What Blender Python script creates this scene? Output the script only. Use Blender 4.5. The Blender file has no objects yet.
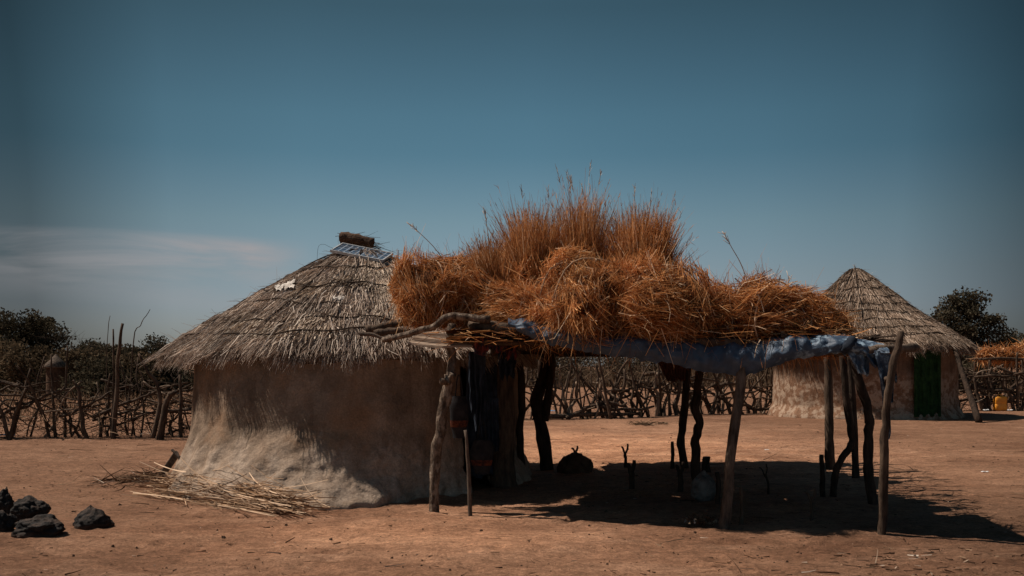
import bpy, math, random
import numpy as np
from mathutils import Vector, noise as mnoise

random.seed(7)
rng = np.random.default_rng(11)
C = bpy.context.scene.collection
F = 1000.0          # focal length in pixels of the 1024 wide frame
CAMZ, HOR = 1.5, 365.0

# ------------------------------------------------------------------ placement
def at(px, py, Y):
    return Vector(((px - 512) * Y / F, Y, CAMZ + (HOR - py) * Y / F))
def gY(py): return CAMZ * F / (py - HOR)
def ground_pt(px, py):
    Y = gY(py); return Vector(((px - 512) * Y / F, Y, 0.0))

# ------------------------------------------------------------------ helpers
def world_loc(o):
    v = Vector((0, 0, 0))
    while o is not None:
        v += o.location; o = o.parent
    return v
def tag(o, label=None, cat=None, group=None, kind=None):
    if label: o['label'] = label
    if cat: o['category'] = cat
    if group: o['group'] = group
    if kind: o['kind'] = kind
    return o
def thing(name, label, cat, loc, group=None):
    o = bpy.data.objects.new(name, None); C.objects.link(o)
    o.empty_display_size = 0.2
    o.location = loc
    return tag(o, label, cat, group)

def mesh_np(name, V, quads, smooth=False):
    me = bpy.data.meshes.new(name)
    V = np.asarray(V, dtype=np.float32).reshape(-1, 3); Q = np.asarray(quads, dtype=np.int32)
    me.vertices.add(len(V)); me.vertices.foreach_set('co', V.ravel())
    n, k = Q.shape
    me.loops.add(n * k); me.loops.foreach_set('vertex_index', Q.ravel())
    me.polygons.add(n)
    me.polygons.foreach_set('loop_start', np.arange(0, n * k, k, dtype=np.int32))
    me.polygons.foreach_set('loop_total', np.full(n, k, dtype=np.int32))
    me.polygons.foreach_set('use_smooth', np.full(n, smooth))
    me.update(calc_edges=True)
    return me
def link_mesh(name, me, mat, parent=None, origin=None):
    o = bpy.data.objects.new(name, me); C.objects.link(o)
    me.materials.append(mat)
    w = world_loc(parent) if parent else Vector((0, 0, 0))
    og = Vector(origin) if origin is not None else (w if parent else None)
    if og is not None:
        n = len(me.vertices); co = np.empty(n * 3, dtype=np.float32); me.vertices.foreach_get('co', co)
        co = co.reshape(-1, 3) - np.array(og, dtype=np.float32); me.vertices.foreach_set('co', co.ravel()); me.update()
    if parent: o.parent = parent
    if og is not None: o.location = og - w
    return o

class MB:
    """collects shapes in world coordinates, builds ONE mesh object"""
    def __init__(s): s.v = []; s.f = []
    def quadgrid(s, P, closed_u=False, closed_v=False):
        nu, nv = len(P), len(P[0]); b = len(s.v)
        for row in P:
            for p in row: s.v.append(tuple(p))
        for i in range(nu if closed_u else nu - 1):
            for j in range(nv if closed_v else nv - 1):
                a = b + i * nv + j; c = b + ((i + 1) % nu) * nv + j
                d = b + ((i + 1) % nu) * nv + (j + 1) % nv; e = b + i * nv + (j + 1) % nv
                s.f.append((a, c, d, e))
        return b
    def tube(s, pts, rad, sides=8, rough=0.0, cap=True):
        pts = [Vector(p) for p in pts]; n = len(pts)
        if not hasattr(rad, '__len__'): rad = [rad] * n
        t0 = (pts[1] - pts[0]).normalized()
        ref = Vector((0, 0, 1)) if abs(t0.z) < 0.8 else Vector((1, 0, 0))
        nrm = t0.cross(ref).normalized(); b = len(s.v); sd = random.random() * 50
        for i in range(n):
            t = (pts[min(i + 1, n - 1)] - pts[max(i - 1, 0)]).normalized()
            nrm = (nrm - t * nrm.dot(t)).normalized(); bn = t.cross(nrm)
            for j in range(sides):
                a = 2 * math.pi * j / sides; r = rad[i]
                if rough: r *= 1 + rough * mnoise.noise(Vector((math.cos(a) * 1.5, math.sin(a) * 1.5, sd + i * 0.6)))
                s.v.append(tuple(pts[i] + nrm * (math.cos(a) * r) + bn * (math.sin(a) * r)))
        for i in range(n - 1):
            for j in range(sides):
                s.f.append((b + i * sides + j, b + i * sides + (j + 1) % sides, b + (i + 1) * sides + (j + 1) % sides, b + (i + 1) * sides + j))
        if cap:
            s.f.append(tuple(b + j for j in reversed(range(sides)))); s.f.append(tuple(b + (n - 1) * sides + j for j in range(sides)))
    def box(s, c, ax, ay, az):
        c, ax, ay, az = Vector(c), Vector(ax), Vector(ay), Vector(az); b = len(s.v)
        for k in (-1, 1):
            for (i, j) in ((-1, -1), (1, -1), (1, 1), (-1, 1)): s.v.append(tuple(c + ax * i + ay * j + az * k))
        for f in ((3, 2, 1, 0), (4, 5, 6, 7), (0, 1, 5, 4), (1, 2, 6, 5), (2, 3, 7, 6), (3, 0, 4, 7)): s.f.append(tuple(b + i for i in f))
    def build(s, name, mat, parent=None, origin=None, smooth=True):
        me = bpy.data.meshes.new(name); me.from_pydata(s.v, [], s.f); me.update()
        if smooth: me.polygons.foreach_set('use_smooth', np.full(len(me.polygons), True))
        return link_mesh(name, me, mat, parent, origin)

def smooth_path(pts, m=5, jit=0.0):
    """Catmull-Rom through pts"""
    pts = [Vector(p) for p in pts]
    if len(pts) == 2: pts = [pts[0], pts[0].lerp(pts[1], .5), pts[1]]
    P = [pts[0] * 2 - pts[1]] + pts + [pts[-1] * 2 - pts[-2]]; out = []
    for i in range(1, len(P) - 2):
        for k in range(m):
            t = k / m; a, b, c, d = P[i - 1], P[i], P[i + 1], P[i + 2]
            out.append(0.5 * ((2 * b) + (c - a) * t + (2 * a - 5 * b + 4 * c - d) * t * t + (3 * b - a - 3 * c + d) * t ** 3))
    out.append(pts[-1])
    if jit:
        sd = random.random() * 99
        out = [p + Vector((mnoise.noise(Vector((i * .45, sd, 0))), mnoise.noise(Vector((i * .45, sd, 9))), mnoise.noise(Vector((i * .45, sd, 17))))) * jit for i, p in enumerate(out)]
    return out
def crooked(p0, p1, n=5, amp=0.05):
    p0, p1 = Vector(p0), Vector(p1); out = []
    for i in range(n + 1):
        t = i / n; k = math.sin(math.pi * t) ** .5 if 0 < t < 1 else 0
        out.append(p0.lerp(p1, t) + Vector((random.uniform(-1, 1), random.uniform(-1, 1), random.uniform(-1, 1))) * amp * k)
    return out
def stick(mb, pts, r0, r1, sides=7, jit=0.0, rough=.25, m=5):
    p = smooth_path(pts, m, jit); n = len(p)
    mb.tube(p, [r0 + (r1 - r0) * i / (n - 1) for i in range(n)], sides, rough)

def ribbons(P, W):
    """P (n,k,3) strand points, W (n,k) widths -> flat ribbons"""
    n, k, _ = P.shape
    d = P[:, -1] - P[:, 0]; d /= np.linalg.norm(d, axis=1, keepdims=True) + 1e-9
    r = rng.normal(size=(n, 3)); s = np.cross(d, r); s /= np.linalg.norm(s, axis=1, keepdims=True) + 1e-9
    A = P + s[:, None, :] * W[:, :, None] * .5; B = P - s[:, None, :] * W[:, :, None] * .5
    V = np.stack([A, B], axis=2).reshape(n * k * 2, 3)
    base = (np.arange(n) * k * 2)[:, None] + (np.arange(k - 1) * 2)[None, :]
    Q = np.stack([base, base + 1, base + 3, base + 2], axis=-1).reshape(-1, 4)
    return V, Q
def join_ribbons(parts):
    Vs, Qs, o = [], [], 0
    for V, Q in parts: Vs.append(V); Qs.append(Q + o); o += len(V)
    return np.concatenate(Vs), np.concatenate(Qs)
def unit(a): return a / (np.linalg.norm(a, axis=-1, keepdims=True) + 1e-9)
def strands(p, d, L, g, w, k=4, curl=0.1, taper=.35):
    """roots p, directions d, lengths L, gravity bend g"""
    n = len(p); t = np.linspace(0, 1, k)
    c = rng.normal(size=(n, 3)) * curl
    P = p[:, None, :] + d[:, None, :] * (L[:, None] * t)[:, :, None] + c[:, None, :] * (L[:, None] * t * t)[:, :, None]
    P[:, :, 2] -= (g * L)[:, None] * (t * t)[None, :]
    W = w[:, None] * (1 - (1 - taper) * t)[None, :]
    return P, W

class SN:
    """cheap smooth vector noise: sum of sines"""
    def __init__(s, seed, wl, octs=3, dim=3):
        r = np.random.default_rng(seed); s.t = []
        a = 1.0
        for o in range(octs):
            for k in range(5):
                v = r.normal(size=dim); v /= np.linalg.norm(v); s.t.append((v * 2 * math.pi / (wl * r.uniform(.7, 1.4)), r.uniform(0, 6.3), a / 3))
            wl *= .48; a *= .55
    def __call__(s, X):
        X = np.asarray(X); o = np.zeros(X.shape[:-1])
        for v, ph, a in s.t: o = o + a * np.sin(X @ v + ph)
        return o

# ------------------------------------------------------------------ materials
def new_mat(name):
    m = bpy.data.materials.new(name); m.use_nodes = True; nt = m.node_tree
    for n in list(nt.nodes): nt.nodes.remove(n)
    out = nt.nodes.new('ShaderNodeOutputMaterial'); return m, nt, out
def nd(nt, t, **kw):
    n = nt.nodes.new(t)
    for k, v in kw.items(): setattr(n, k, v)
    return n
def ramp(nt, fac, stops, interp='LINEAR'):
    r = nd(nt, 'ShaderNodeValToRGB'); cr = r.color_ramp; cr.interpolation = interp
    while len(cr.elements) < len(stops): cr.elements.new(.5)
    for e, (p, c) in zip(cr.elements, stops):
        e.position = p; e.color = (c, c, c, 1) if not hasattr(c, '__len__') else (*c, 1)
    nt.links.new(fac, r.inputs[0]); return r.outputs[0]
def noise_n(nt, vec, scale, detail=5, rough=.6, dist=0.0):
    n = nd(nt, 'ShaderNodeTexNoise'); n.inputs['Scale'].default_value = scale; n.inputs['Detail'].default_value = detail
    n.inputs['Roughness'].default_value = rough; n.inputs['Distortion'].default_value = dist
    if vec is not None: nt.links.new(vec, n.inputs['Vector'])
    return n.outputs['Fac']
def mixc(nt, fac, a, b, mode='MIX'):
    m = nd(nt, 'ShaderNodeMix', data_type='RGBA', blend_type=mode)
    for sock, v in ((m.inputs[0], fac), (m.inputs[6], a), (m.inputs[7], b)):
        if isinstance(v, bpy.types.NodeSocket): nt.links.new(v, sock)
        elif hasattr(v, '__len__'): sock.default_value = (*v, 1)
        else: sock.default_value = v
    return m.outputs[2]
def math_n(nt, op, a, b=0.0, clamp=False):
    m = nd(nt, 'ShaderNodeMath', operation=op, use_clamp=clamp)
    for i, v in ((0, a), (1, b)):
        if isinstance(v, bpy.types.NodeSocket): nt.links.new(v, m.inputs[i])
        else: m.inputs[i].default_value = v
    return m.outputs[0]
def pos_n(nt): return nd(nt, 'ShaderNodeNewGeometry').outputs['Position']
def mapping(nt, vec, scale=(1, 1, 1), loc=(0, 0, 0)):
    m = nd(nt, 'ShaderNodeMapping'); m.inputs['Scale'].default_value = scale; m.inputs['Location'].default_value = loc
    nt.links.new(vec, m.inputs['Vector']); return m.outputs[0]
def bump(nt, h, strength=.5, dist=.02, normal=None):
    b = nd(nt, 'ShaderNodeBump'); b.inputs['Strength'].default_value = strength; b.inputs['Distance'].default_value = dist
    nt.links.new(h, b.inputs['Height'])
    if normal is not None: nt.links.new(normal, b.inputs['Normal'])
    return b.outputs[0]
def principled(nt, out, col, rough=.9, normal=None, spec=.2, metal=0):
    p = nd(nt, 'ShaderNodeBsdfPrincipled')
    for key, v in (('Base Color', col), ('Roughness', rough)):
        if isinstance(v, bpy.types.NodeSocket): nt.links.new(v, p.inputs[key])
        elif hasattr(v, '__len__'): p.inputs[key].default_value = (*v, 1)
        else: p.inputs[key].default_value = v
    p.inputs['Specular IOR Level'].default_value = spec; p.inputs['Metallic'].default_value = metal
    if normal is not None: nt.links.new(normal, p.inputs['Normal'])
    nt.links.new(p.outputs[0], out.inputs[0]); return p

def straw_mat(name, stops, big=((.35, .75), (.65, 1.15)), bscale=3.0, transl=.22):
    m, nt, out = new_mat(name)
    rnd = nd(nt, 'ShaderNodeNewGeometry').outputs['Random Per Island']
    c = ramp(nt, rnd, stops)
    nz = noise_n(nt, pos_n(nt), bscale, 3)
    f = ramp(nt, nz, big)
    c = mixc(nt, 1.0, c, f, 'MULTIPLY')
    d = nd(nt, 'ShaderNodeBsdfDiffuse'); t = nd(nt, 'ShaderNodeBsdfTranslucent')
    nt.links.new(c, d.inputs[0]); nt.links.new(c, t.inputs[0])
    mx = nd(nt, 'ShaderNodeMixShader'); mx.inputs[0].default_value = transl
    nt.links.new(d.outputs[0], mx.inputs[1]); nt.links.new(t.outputs[0], mx.inputs[2])
    nt.links.new(mx.outputs[0], out.inputs[0]); return m
def noisy_mat(name, a, b, scale=8, stretch=(1, 1, 1), bs=.6, bd=.02, rough=.9, spec=.15, c=None, cscale=2.0, lo=.35, hi=.65):
    m, nt, out = new_mat(name)
    v = mapping(nt, pos_n(nt), stretch); n = noise_n(nt, v, scale, 7, .65)
    col = ramp(nt, n, ((lo, a), (hi, b)))
    if c is not None:
        col = mixc(nt, ramp(nt, noise_n(nt, v, cscale, 4), ((.48, 0.0), (.62, 1.0))), col, c)
    principled(nt, out, col, rough, bump(nt, n, bs, bd), spec); return m

M = {}
M['hay'] = straw_mat('hay', ((0, (.15, .056, .02)), (.35, (.46, .18, .06)), (.72, (.72, .34, .135)), (.9, (.85, .5, .25)), (1, (.9, .68, .48))), bscale=2.2, transl=.3)
M['haytuft'] = straw_mat('upright_grass', ((0, (.22, .085, .03)), (.5, (.46, .2, .075)), (.88, (.64, .33, .15)), (1, (.85, .62, .43))), bscale=2.2, transl=.4)
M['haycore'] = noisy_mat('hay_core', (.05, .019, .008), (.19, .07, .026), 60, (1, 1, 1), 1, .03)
M['thatch'] = straw_mat('thatch', ((0, (.16, .115, .09)), (.35, (.36, .275, .22)), (.8, (.56, .45, .37)), (1, (.8, .68, .58))), big=((.3, .6), (.7, 1.2)), bscale=1.8, transl=.12)
M['thatchfar'] = straw_mat('brown_thatch', ((0, (.13, .088, .062)), (.35, (.29, .205, .15)), (.8, (.46, .345, .265)), (1, (.66, .53, .43))), big=((.3, .6), (.7, 1.2)), bscale=1.2, transl=.12)
M['thatchpale'] = straw_mat('pale_thatch', ((0, (.25, .18, .13)), (.5, (.5, .39, .3)), (1, (.75, .62, .5))), transl=.12)
M['thatchcore'] = noisy_mat('thatch_core', (.03, .02, .014), (.12, .085, .06), 30)
M['stalk'] = straw_mat('fallen_stalks', ((0, (.16, .09, .05)), (.5, (.42, .27, .17)), (1, (.7, .5, .35))), transl=.05)
M['drygrass'] = straw_mat('dry_grass', ((0, (.08, .052, .033)), (.6, (.19, .125, .08)), (1, (.34, .235, .155))), bscale=.3)
M['litter'] = straw_mat('litter', ((0, (.05, .03, .02)), (.6, (.12, .07, .045)), (.9, (.3, .2, .13)), (1, (.55, .46, .38))), transl=.05)
M['bark'] = noisy_mat('bark', (.035, .024, .018), (.13, .087, .06), 16, (1, 1, .25), 1.0, .03)
M['barkpale'] = noisy_mat('pale_bark', (.1, .075, .055), (.34, .26, .2), 14, (1, 1, .35), 1.0, .025, c=(.46, .38, .31), cscale=7)
M['barkp1'] = noisy_mat('rough_bark', (.04, .027, .02), (.17, .118, .085), 22, (1, 1, .5), 1.0, .05, c=(.28, .215, .165), cscale=16)
M['barkdark'] = noisy_mat('dark_bark', (.018, .013, .01), (.07, .045, .032), 16, (1, 1, .3), 1.0, .03)
M['barkgrey'] = noisy_mat('weathered_wood', (.042, .031, .024), (.18, .13, .098), 14, (1, 1, .3), 1.0, .02)
M['fencewood'] = noisy_mat('fence_wood', (.03, .02, .014), (.12, .078, .053), 12, (1, 1, .4), .8, .03)
M['fencepale'] = noisy_mat('sunbleached_fence_wood', (.12, .08, .055), (.32, .23, .165), 12, (1, 1, .4), .8, .03)
M['rock'] = noisy_mat('basalt', (.008, .0075, .0075), (.036, .032, .03), 22, (1, 1, 1), 1.0, .05, rough=.8)
def rock_mat():
    m, nt, out = new_mat('dusty_basalt'); g = nd(nt, 'ShaderNodeNewGeometry'); n = noise_n(nt, g.outputs['Position'], 24, 8, .7)
    c = ramp(nt, n, ((.35, (.008, .0075, .0075)), (.65, (.04, .035, .033))))
    sx = nd(nt, 'ShaderNodeSeparateXYZ'); nt.links.new(g.outputs['Normal'], sx.inputs[0]); sp_ = nd(nt, 'ShaderNodeSeparateXYZ'); nt.links.new(g.outputs['Position'], sp_.inputs[0])
    dust = math_n(nt, 'MULTIPLY', ramp(nt, sx.outputs[2], ((.45, 0.), (1., .5))), ramp(nt, noise_n(nt, g.outputs['Position'], 9, 5, .7), ((.42, 0.), (.62, 1.))))
    dust = math_n(nt, 'MAXIMUM', dust, ramp(nt, sp_.outputs[2], ((0., .6), (.05, 0.))))
    c = mixc(nt, dust, c, (.15, .09, .06)); principled(nt, out, c, .85, bump(nt, n, 1.0, .03), .2); return m
M['rock'] = rock_mat()
M['mound'] = noisy_mat('dark_earth', (.05, .028, .018), (.13, .075, .047), 9, (1, 1, 1), 1, .04)
M['whiterag'] = noisy_mat('white_rag', (.4, .35, .31), (.66, .6, .54), 12)
M['board'] = noisy_mat('weathered_board', (.26, .18, .125), (.5, .37, .28), 5, (1, 1, 9), .7, .02)
M['navy'] = noisy_mat('navy_cloth', (.012, .016, .025), (.035, .045, .065), 9, (1, 1, 1), .4, .01)
M['darkcloth'] = noisy_mat('dark_faded_cloth', (.010, .010, .012), (.032, .028, .028), 9, (1, 1, 1), .4, .01)
M['redcloth'] = noisy_mat('red_patterned_cloth', (.025, .02, .028), (.15, .03, .022), 13, (1, 1, 1), .3, .01, lo=.45, hi=.55)
M['orange'] = noisy_mat('orange_cloth', (.03, .012, .01), (.13, .036, .016), 14, (1, 1, 1), .3, .01, lo=.42, hi=.58)
M['greycloth'] = noisy_mat('grey_cloth', (.07, .065, .06), (.18, .165, .15), 6, (1, 1, 1), .3, .01)
M['green'] = noisy_mat('green_curtain', (.006, .022, .008), (.022, .058, .016), 9, (1, 1, 1), .3, .02)
M['yellow'] = noisy_mat('yellow_plastic', (.68, .24, .02), (.82, .34, .035), 5, bs=.1, rough=.5, spec=.4)
M['blacktrim'] = noisy_mat('black_plastic', (.01, .01, .01), (.03, .03, .03), 9, bs=.1, rough=.5)
M['bluelitter'] = noisy_mat('blue_plastic', (.05, .12, .22), (.12, .25, .4), 15)
M['whitelitter'] = noisy_mat('white_plastic', (.6, .6, .6), (.8, .8, .8), 15)
M['reed'] = noisy_mat('reed_mat', (.05, .02, .012), (.18, .08, .05), 14, (6, 6, .6), .8, .02)

def mud_mat(name, upper, lower, zmid, pale=None):
    m, nt, out = new_mat(name); P = pos_n(nt)
    n1 = noise_n(nt, P, 2.2, 6, .65); n2 = noise_n(nt, P, 13, 5, .6); n3 = noise_n(nt, mapping(nt, P, (1, 1, .3)), 4, 5, .6, .6); n4 = noise_n(nt, P, 48, 4, .7)
    drip = noise_n(nt, mapping(nt, P, (1, 1, .1)), 7, 5, .65, .4)
    vo = nd(nt, 'ShaderNodeTexVoronoi', feature='DISTANCE_TO_EDGE'); vo.inputs['Scale'].default_value = 2.6
    wv = nd(nt, 'ShaderNodeVectorMath', operation='ADD'); ns = nd(nt, 'ShaderNodeTexNoise'); ns.inputs['Scale'].default_value = 3.0; nt.links.new(P, ns.inputs['Vector'])
    nt.links.new(P, wv.inputs[0]); sc_ = nd(nt, 'ShaderNodeVectorMath', operation='SCALE'); sc_.inputs['Scale'].default_value = .5; nt.links.new(ns.outputs['Color'], sc_.inputs[0]); nt.links.new(sc_.outputs[0], wv.inputs[1]); nt.links.new(wv.outputs[0], vo.inputs['Vector'])
    crack = ramp(nt, vo.outputs['Distance'], ((.0, 0.), (.012, 1.)))
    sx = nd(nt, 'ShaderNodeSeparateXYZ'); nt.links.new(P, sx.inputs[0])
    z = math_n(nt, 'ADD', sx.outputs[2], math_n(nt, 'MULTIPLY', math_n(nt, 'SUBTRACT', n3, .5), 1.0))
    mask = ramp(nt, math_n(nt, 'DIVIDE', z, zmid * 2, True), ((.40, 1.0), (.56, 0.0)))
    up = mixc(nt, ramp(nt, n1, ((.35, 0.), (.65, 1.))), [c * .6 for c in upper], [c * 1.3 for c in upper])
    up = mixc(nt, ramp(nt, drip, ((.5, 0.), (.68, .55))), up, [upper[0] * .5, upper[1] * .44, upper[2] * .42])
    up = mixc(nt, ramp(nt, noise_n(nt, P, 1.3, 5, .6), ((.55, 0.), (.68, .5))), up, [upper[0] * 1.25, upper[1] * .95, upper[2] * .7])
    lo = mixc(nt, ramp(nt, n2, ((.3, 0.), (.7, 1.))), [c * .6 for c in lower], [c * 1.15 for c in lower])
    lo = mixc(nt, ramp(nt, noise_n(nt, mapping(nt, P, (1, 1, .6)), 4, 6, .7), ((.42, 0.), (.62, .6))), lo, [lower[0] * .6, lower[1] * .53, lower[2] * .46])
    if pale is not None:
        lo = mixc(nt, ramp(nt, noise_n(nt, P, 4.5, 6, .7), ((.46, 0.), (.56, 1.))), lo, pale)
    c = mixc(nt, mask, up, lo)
    c = mixc(nt, 1.0, c, ramp(nt, n4, ((.3, .72), (.7, 1.2))), 'MULTIPLY')
    c = mixc(nt, ramp(nt, noise_n(nt, mapping(nt, P, (1, 1, .35)), 60, 2, .5), ((.70, 0.), (.75, .6))), c, [lower[0] * 1.3, lower[1] * 1.25, lower[2] * 1.1])
    c = mixc(nt, crack, mixc(nt, .18, c, (.03, .02, .015)), c)
    nr = bump(nt, crack, .2, .008, bump(nt, n4, .6, .008, bump(nt, n2, .7, .022, bump(nt, n1, .5, .06))))
    principled(nt, out, c, .95, nr, .1); return m
M['mud'] = mud_mat('mud_wall', (.25, .18, .13), (.40, .305, .235), .55)
M['mudfar'] = mud_mat('old_mud_wall', (.17, .105, .07), (.24, .135, .085), 1.25, pale=(.36, .26, .19))

def ground_mat():
    m, nt, out = new_mat('red_earth'); P = pos_n(nt)
    big = noise_n(nt, P, .22, 4, .55); mid = noise_n(nt, mapping(nt, P, (.7, 1.2, 1)), 1.3, 6, .62, .4); fine = noise_n(nt, P, 16, 8, .75); gr = noise_n(nt, P, 70, 3, .7)
    c = ramp(nt, mid, ((.3, (.14, .07, .042)), (.5, (.215, .115, .07)), (.7, (.31, .182, .118))))
    c = mixc(nt, ramp(nt, big, ((.38, 0.), (.66, .6))), c, (.33, .19, .12))
    c = mixc(nt, 1.0, c, ramp(nt, noise_n(nt, mapping(nt, P, (.8, 1.3, 1)), 7, 8, .8), ((.3, .52), (.5, 1.), (.7, 1.5))), 'MULTIPLY')
    c = mixc(nt, 1.0, c, ramp(nt, noise_n(nt, P, 34, 6, .8), ((.3, .5), (.5, 1.), (.7, 1.5))), 'MULTIPLY')
    c = mixc(nt, ramp(nt, fine, ((.28, .6), (.42, 0.))), c, (.09, .05, .033))
    c = mixc(nt, ramp(nt, gr, ((.66, 0.), (.78, .7))), c, (.08, .05, .035))
    c = mixc(nt, ramp(nt, noise_n(nt, P, 45, 2, .5), ((.68, 0.), (.75, .6))), c, (.45, .32, .23))
    sx = nd(nt, 'ShaderNodeSeparateXYZ'); nt.links.new(P, sx.inputs[0])
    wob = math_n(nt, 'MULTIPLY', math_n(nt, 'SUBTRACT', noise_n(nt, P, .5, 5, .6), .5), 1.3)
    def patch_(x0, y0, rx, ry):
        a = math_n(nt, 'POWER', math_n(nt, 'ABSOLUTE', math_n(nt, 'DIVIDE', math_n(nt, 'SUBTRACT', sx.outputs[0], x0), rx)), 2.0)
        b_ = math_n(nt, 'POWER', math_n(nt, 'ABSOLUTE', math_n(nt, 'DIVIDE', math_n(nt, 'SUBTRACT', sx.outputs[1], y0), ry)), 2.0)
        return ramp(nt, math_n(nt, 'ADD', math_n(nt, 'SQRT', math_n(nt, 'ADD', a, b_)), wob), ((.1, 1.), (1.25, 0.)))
    vignette_f = math_n(nt, 'MAXIMUM', patch_(1.2, 18.5, 7.5, 10), math_n(nt, 'MULTIPLY', patch_(-.8, 9.0, 3.8, 3.2), .75))  # brighter middle of the yard: lens falloff put into the earth colour
    c = mixc(nt, 1.0, c, ramp(nt, vignette_f, ((0., (1.0, .95, .92)), (.5, (1.5, 1.43, 1.38)), (1., (2.3, 2.12, 1.95)))), 'MULTIPLY')
    c = mixc(nt, 1.0, c, ramp(nt, patch_(5.2, 8.6, 2.6, 4.5), ((0., (1., 1., 1.)), (1., (.6, .6, .6)))), 'MULTIPLY')  # lens darkening towards this corner, also painted into the earth
    nr = bump(nt, gr, .8, .016, bump(nt, fine, 1.0, .05, bump(nt, mid, .7, .1)))
    principled(nt, out, c, .95, nr, .1); return m
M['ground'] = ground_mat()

def leaf_mat(name, a, b):
    return straw_mat(name, ((0, a), (1, b)), big=((.3, .55), (.7, 1.25)), bscale=.6, transl=.2)
M['leaf_dark'] = leaf_mat('dark_leaves', (.034, .03, .02), (.105, .084, .055))
M['leaf_brown'] = leaf_mat('dry_leaves', (.055, .039, .024), (.15, .108, .068))
M['leaf_tan'] = leaf_mat('withered_leaves', (.07, .05, .035), (.17, .125, .085))
M['leaf_olive'] = leaf_mat('olive_leaves', (.034, .031, .021), (.105, .085, .057))

def tarp_mat():
    m, nt, out = new_mat('blue_tarpaulin'); P = pos_n(nt)
    n = noise_n(nt, P, 7, 6, .6); w = noise_n(nt, mapping(nt, P, (1, 1, 3)), 30, 4, .6)
    c = ramp(nt, n, ((.3, (.026, .043, .072)), (.6, (.05, .078, .122)), (.8, (.09, .13, .185))))
    sx = nd(nt, 'ShaderNodeSeparateXYZ'); nt.links.new(P, sx.inputs[0])
    sunlit_end = ramp(nt, math_n(nt, 'DIVIDE', sx.outputs[0], 4.0, True), ((.55, 0.), (.72, 1.)))  # sunlight on this end of the sheet is put into its colour
    sun_pale = math_n(nt, 'MULTIPLY', sunlit_end, ramp(nt, noise_n(nt, P, 9, 5, .7), ((.5, 0.), (.64, .8))))
    c = mixc(nt, sun_pale, c, (.36, .48, .58))
    principled(nt, out, c, .55, bump(nt, n, .6, .03, bump(nt, w, .2, .008)), .3); return m
M['tarp'] = tarp_mat()

def panel_mat():
    m, nt, out = new_mat('solar_cells')
    tc = nd(nt, 'ShaderNodeTexCoord'); br = nd(nt, 'ShaderNodeTexBrick'); br.offset = 0
    nt.links.new(tc.outputs['UV'], br.inputs['Vector'])
    br.inputs['Scale'].default_value = 1; br.inputs['Brick Width'].default_value = 1 / 9; br.inputs['Row Height'].default_value = .25
    br.inputs['Mortar Size'].default_value = .012; br.inputs['Color1'].default_value = (.035, .055, .085, 1); br.inputs['Color2'].default_value = (.05, .075, .11, 1)
    br.inputs['Mortar'].default_value = (.3, .34, .4, 1)
    principled(nt, out, br.outputs['Color'], .12, None, .6); return m
M['cells'] = panel_mat()
M['alu'] = noisy_mat('aluminium', (.38, .39, .4), (.5, .51, .52), 20, bs=.05, rough=.4, spec=.5)

# ------------------------------------------------------------------ world, sun, camera
SUN_EL, SUN_BACK = 54.5, 14.0      # elevation, degrees behind the left-hand axis
sdir = Vector((-math.cos(math.radians(SUN_EL)) * math.cos(math.radians(SUN_BACK)), math.cos(math.radians(SUN_EL)) * math.sin(math.radians(SUN_BACK)), math.sin(math.radians(SUN_EL))))
w = bpy.data.worlds.new('World'); bpy.context.scene.world = w; w.use_nodes = True
nt = w.node_tree; bg = nt.nodes['Background']
sky = nd(nt, 'ShaderNodeTexSky', sky_type='NISHITA'); sky.sun_disc = False
sky.sun_elevation = math.radians(SUN_EL); sky.sun_rotation = math.atan2(sdir.x, sdir.y)
sky.air_density = 1.0; sky.dust_density = 1.2; sky.ozone_density = 1.0
tc = nd(nt, 'ShaderNodeTexCoord'); sx = nd(nt, 'ShaderNodeSeparateXYZ'); nt.links.new(tc.outputs['Generated'], sx.inputs[0])
grad = ramp(nt, sx.outputs[2], ((0.0, (.81, .73, .99)), (.055, (.83, .71, .92)), (.09, (.79, .67, .77)), (.14, (.68, .64, .67)), (.205, (.43, .52, .55)), (.24, (.41, .505, .52)), (.337, (.28, .34, .33)), (.6, (.32, .41, .45))))
ax = math_n(nt, 'ABSOLUTE', math_n(nt, 'SUBTRACT', sx.outputs[0], .02))
side = ramp(nt, ax, ((.0, 1.0), (.22, .90), (.34, .74), (.45, .29), (1.0, .22)))
c = mixc(nt, 1.0, sky.outputs[0], grad, 'MULTIPLY'); c = mixc(nt, 1.0, c, side, 'MULTIPLY')
c = mixc(nt, 1.0, c, (.80, 1.0, .93), 'MULTIPLY')
rear_fill = ramp(nt, math_n(nt, 'ADD', math_n(nt, 'MULTIPLY', sx.outputs[1], .5), .5), ((.2, (1.8, 1.75, 1.7)), (.5, (1., 1., 1.))))  # unseen sky behind the camera, brightened to fill the shade
c = mixc(nt, 1.0, c, rear_fill, 'MULTIPLY')
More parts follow.
